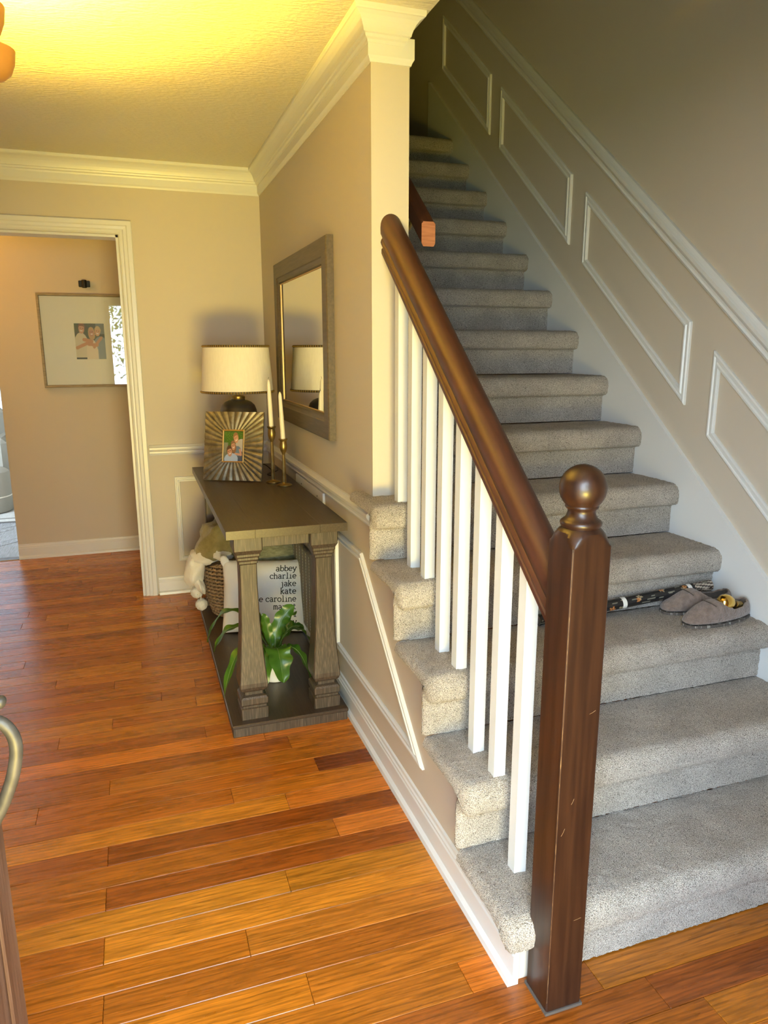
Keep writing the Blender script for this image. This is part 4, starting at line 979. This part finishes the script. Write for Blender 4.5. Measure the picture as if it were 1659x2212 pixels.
for sx in (-.32, .32):
    for sy in (-.28, .28): box('leg', (sx - .02, sy - .02, 0), (sx + .02, sy + .02, .145), BLACK, ac)

# ------------------------------------------------------------------ front door standing open at the left
hinge = Vector((-1.118, -1.235, 0)); edge = Vector((-.980, -.305, 0)); dd = (edge - hinge); DW = dd.length; rz = atan2(dd.y, dd.x)
door = empty('door_1', hinge, rz); tag(door, 'dark weathered wooden front door standing open', kind='structure')
# local: x along the door from hinge, -y exterior face (towards the room centre), z up
box('slab', (0, 0, .012), (DW, .044, 2.04), DOORW, door, b=.002)
DP = [(0, 0), (0, .006), (.006, .012), (.014, .012), (.020, .006), (.030, .004), (.030, 0)]
for z0, z1 in ((.14, .62), (.80, 1.88)):
    for x0, x1 in ((.13, DW/2 - .05), (DW/2 + .05, DW - .13)):
        sweep('panel_moulding', [(x0, 0, z0), (x1, 0, z0), (x1, 0, z1), (x0, 0, z1)], (0, -1, 0), DP, DOORW, door, closed=True)
box('edge_strip', (DW - .05, -.006, .012), (DW, 0, 2.04), DOORW, door, b=.002)
hs = DW - .062
gp = spline([(hs, -.004, .958), (hs, -.020, .964), (hs, -.046, .956), (hs, -.059, .926), (hs, -.052, .882), (hs, -.036, .840), (hs, -.020, .808), (hs, -.014, .790), (hs, -.004, .783)], 5)
n = len(gp); g = tube('door_handle', gp, [.0062 + .0026*sin(pi*i/(n-1)) for i in range(n)], PEWTER, door, n=12); g['label'] = 'worn pewter grip handle'
mb = MB(); mb.box((hs - .020, -.006, .935), (hs + .020, 0, 1.05), .003); mb.box((hs - .018, -.006, .765), (hs + .018, 0, .808), .003); mb.build('escutcheon', PEWTER, g)
tube('thumb_latch', spline([(hs, 0, .992), (hs, -.030, .992), (hs, -.046, .987), (hs, -.053, .985)], 4), [.004, .004, .004, .004, .005, .006, .007, .008, .009, .009, .008, .006, .004], PEWTER, g, n=10)
mb = MB(); mb.box((DX0, -1.42, 0), (DX0 + .03, YFRONT, DH)); mb.box((DX1 - .03, -1.42, 0), (DX1, YFRONT, DH)); mb.box((DX0, -1.42, DH - .03), (DX1, YFRONT, DH))
tag(mb.build('trim_6', WHITE), 'white frame of the front doorway', kind='structure')

# ------------------------------------------------------------------ foyer ceiling light
FX, FY = -1.172, .800
fl = empty('ceiling_light', (FX, FY, H)); tag(fl, 'warm lit ceiling light with curved bronze arms and amber glass cups at the upper left', 'ceiling light')
lathe('canopy', [(.001, -.03), (.03, -.03), (.065, -.018), (.075, -.004), (.075, 0)], BRONZE, fl, n=32)
lathe('stem', [(.010, -.28), (.016, -.26), (.010, -.24), (.009, -.03)], BRONZE, fl, n=16)
for k in range(4):
    a = radians(-41 + 88*k); c, s_ = cos(a), sin(a)
    tube('arm', spline([(0, 0, -.25), (c*.07, s_*.07, -.30), (c*.15, s_*.15, -.31), (c*.195, s_*.195, -.285)], 6), .007, BRONZE, fl, n=8)
    cup = lathe('glass_cup', [(.012, -.290), (.030, -.286), (.048, -.270), (.058, -.245), (.062, -.215), (.060, -.213), (.056, -.243), (.046, -.266), (.028, -.281), (.010, -.284)], AMBER, fl, n=28, c=(c*.195, s_*.195, 0))
    b_ = lathe('bulb', [(.010, -.278), (.012, -.262), (.016, -.262), (.018, -.255), (.014, -.246), (.006, -.240), (.001, -.239)], BULB, cup, n=16, c=(c*.195, s_*.195, 0))
    l = bpy.data.lights.new('bulb_light', 'POINT'); l.energy = LAMP_W; l.color = (1, .60, .055); l.shadow_soft_size = .004
    lo = bpy.data.objects.new('bulb_light', l); C.objects.link(lo); lo.location = (FX + c*.195, FY + s_*.195, H - .2265)

# added fill lamp and fixture, unseen above the opening, tinting the hall orange
hl = empty('hall_fill_light', (-2.10, 3.50, H)); tag(hl, 'added domed fill light warming the rear hall, unseen above the opening', 'ceiling light')
lathe('canopy', [(.085, -.018), (.09, -.012), (.09, 0)], BRONZE, hl, n=32)
lathe('glass_dome', [(.001, -.075), (.03, -.072), (.055, -.060), (.072, -.042), (.080, -.018)], AMBER, hl, n=32)
l = bpy.data.lights.new('hall_fill_lamp', 'POINT'); l.energy = 17.0; l.color = (1, .47, .04); l.shadow_soft_size = .06
lo = bpy.data.objects.new('hall_fill_lamp', l); C.objects.link(lo); lo.location = (-2.10, 3.50, H - .15)
# ------------------------------------------------------------------ outdoors, seen only as daylight and reflections
yard = box('ground_outside', (-12, -16, -.30), (12, -1.42, -.16), mat('lawn', (.10, .16, .04), .9, noise2=(.16, .22, .06), nscale=6)); tag(yard, 'lawn outside the front door', kind='structure')
porch = box('porch_slab', (-2.4, -3.2, -.16), (1.2, -1.42, -.02), mat('concrete', (.5, .48, .44), .9)); tag(porch, 'concrete porch slab outside the front door', kind='structure')

def outdoor_tree(x, y, h, r, seed, label):
    t = empty('tree', (x, y, -.16)); tag(t, label, 'tree', 'trees in the front yard'); rg = random.Random(seed)
    tube('trunk', [(0, 0, 0), (.05, .02, h*.3), (-.04, .05, h*.6), (0, 0, h*.85)], [.16, .13, .09, .04], DOORW, t, n=10)
    mb = MB()
    for i in range(4200):
        d = Vector((rg.gauss(0, 1), rg.gauss(0, 1), rg.gauss(0, 1))).normalized() * rg.random()**.4
        p = Vector((d.x*r, d.y*r, h*.56 + d.z*h*.46)); f = 1 + .35*noise.noise(p*1.1 + Vector((seed, 0, 0))); p = Vector((p.x*f, p.y*f, p.z))
        a = Vector((rg.gauss(0, 1), rg.gauss(0, 1), rg.gauss(0, 1))).normalized(); b = a.orthogonal().normalized(); q = rg.uniform(.05, .10)
        mb.add([p - a*q, p + b*q*.5, p + a*q, p - b*q*.5], [[0, 1, 2, 3]])
    o = mb.build('foliage', YLEAF, t); o['kind'] = 'stuff'
YLEAF = mat('sunlit_foliage', (.16, .20, .025), .5, noise2=(.30, .32, .05), nscale=3)
for i, (x, y, h, r, lb) in enumerate([(-3.4, -10.5, 6.5, 2.2, 'leafy tree in the yard reflected at the left of the photo glass'), (-.7, -12.0, 7.5, 2.6, 'taller leafy tree in the yard reflected in the photo glass'), (2.6, -10.5, 6.0, 2.3, 'leafy tree in the yard right of the doorway')]):
    outdoor_tree(x, y, h, r, i + 1, lb)
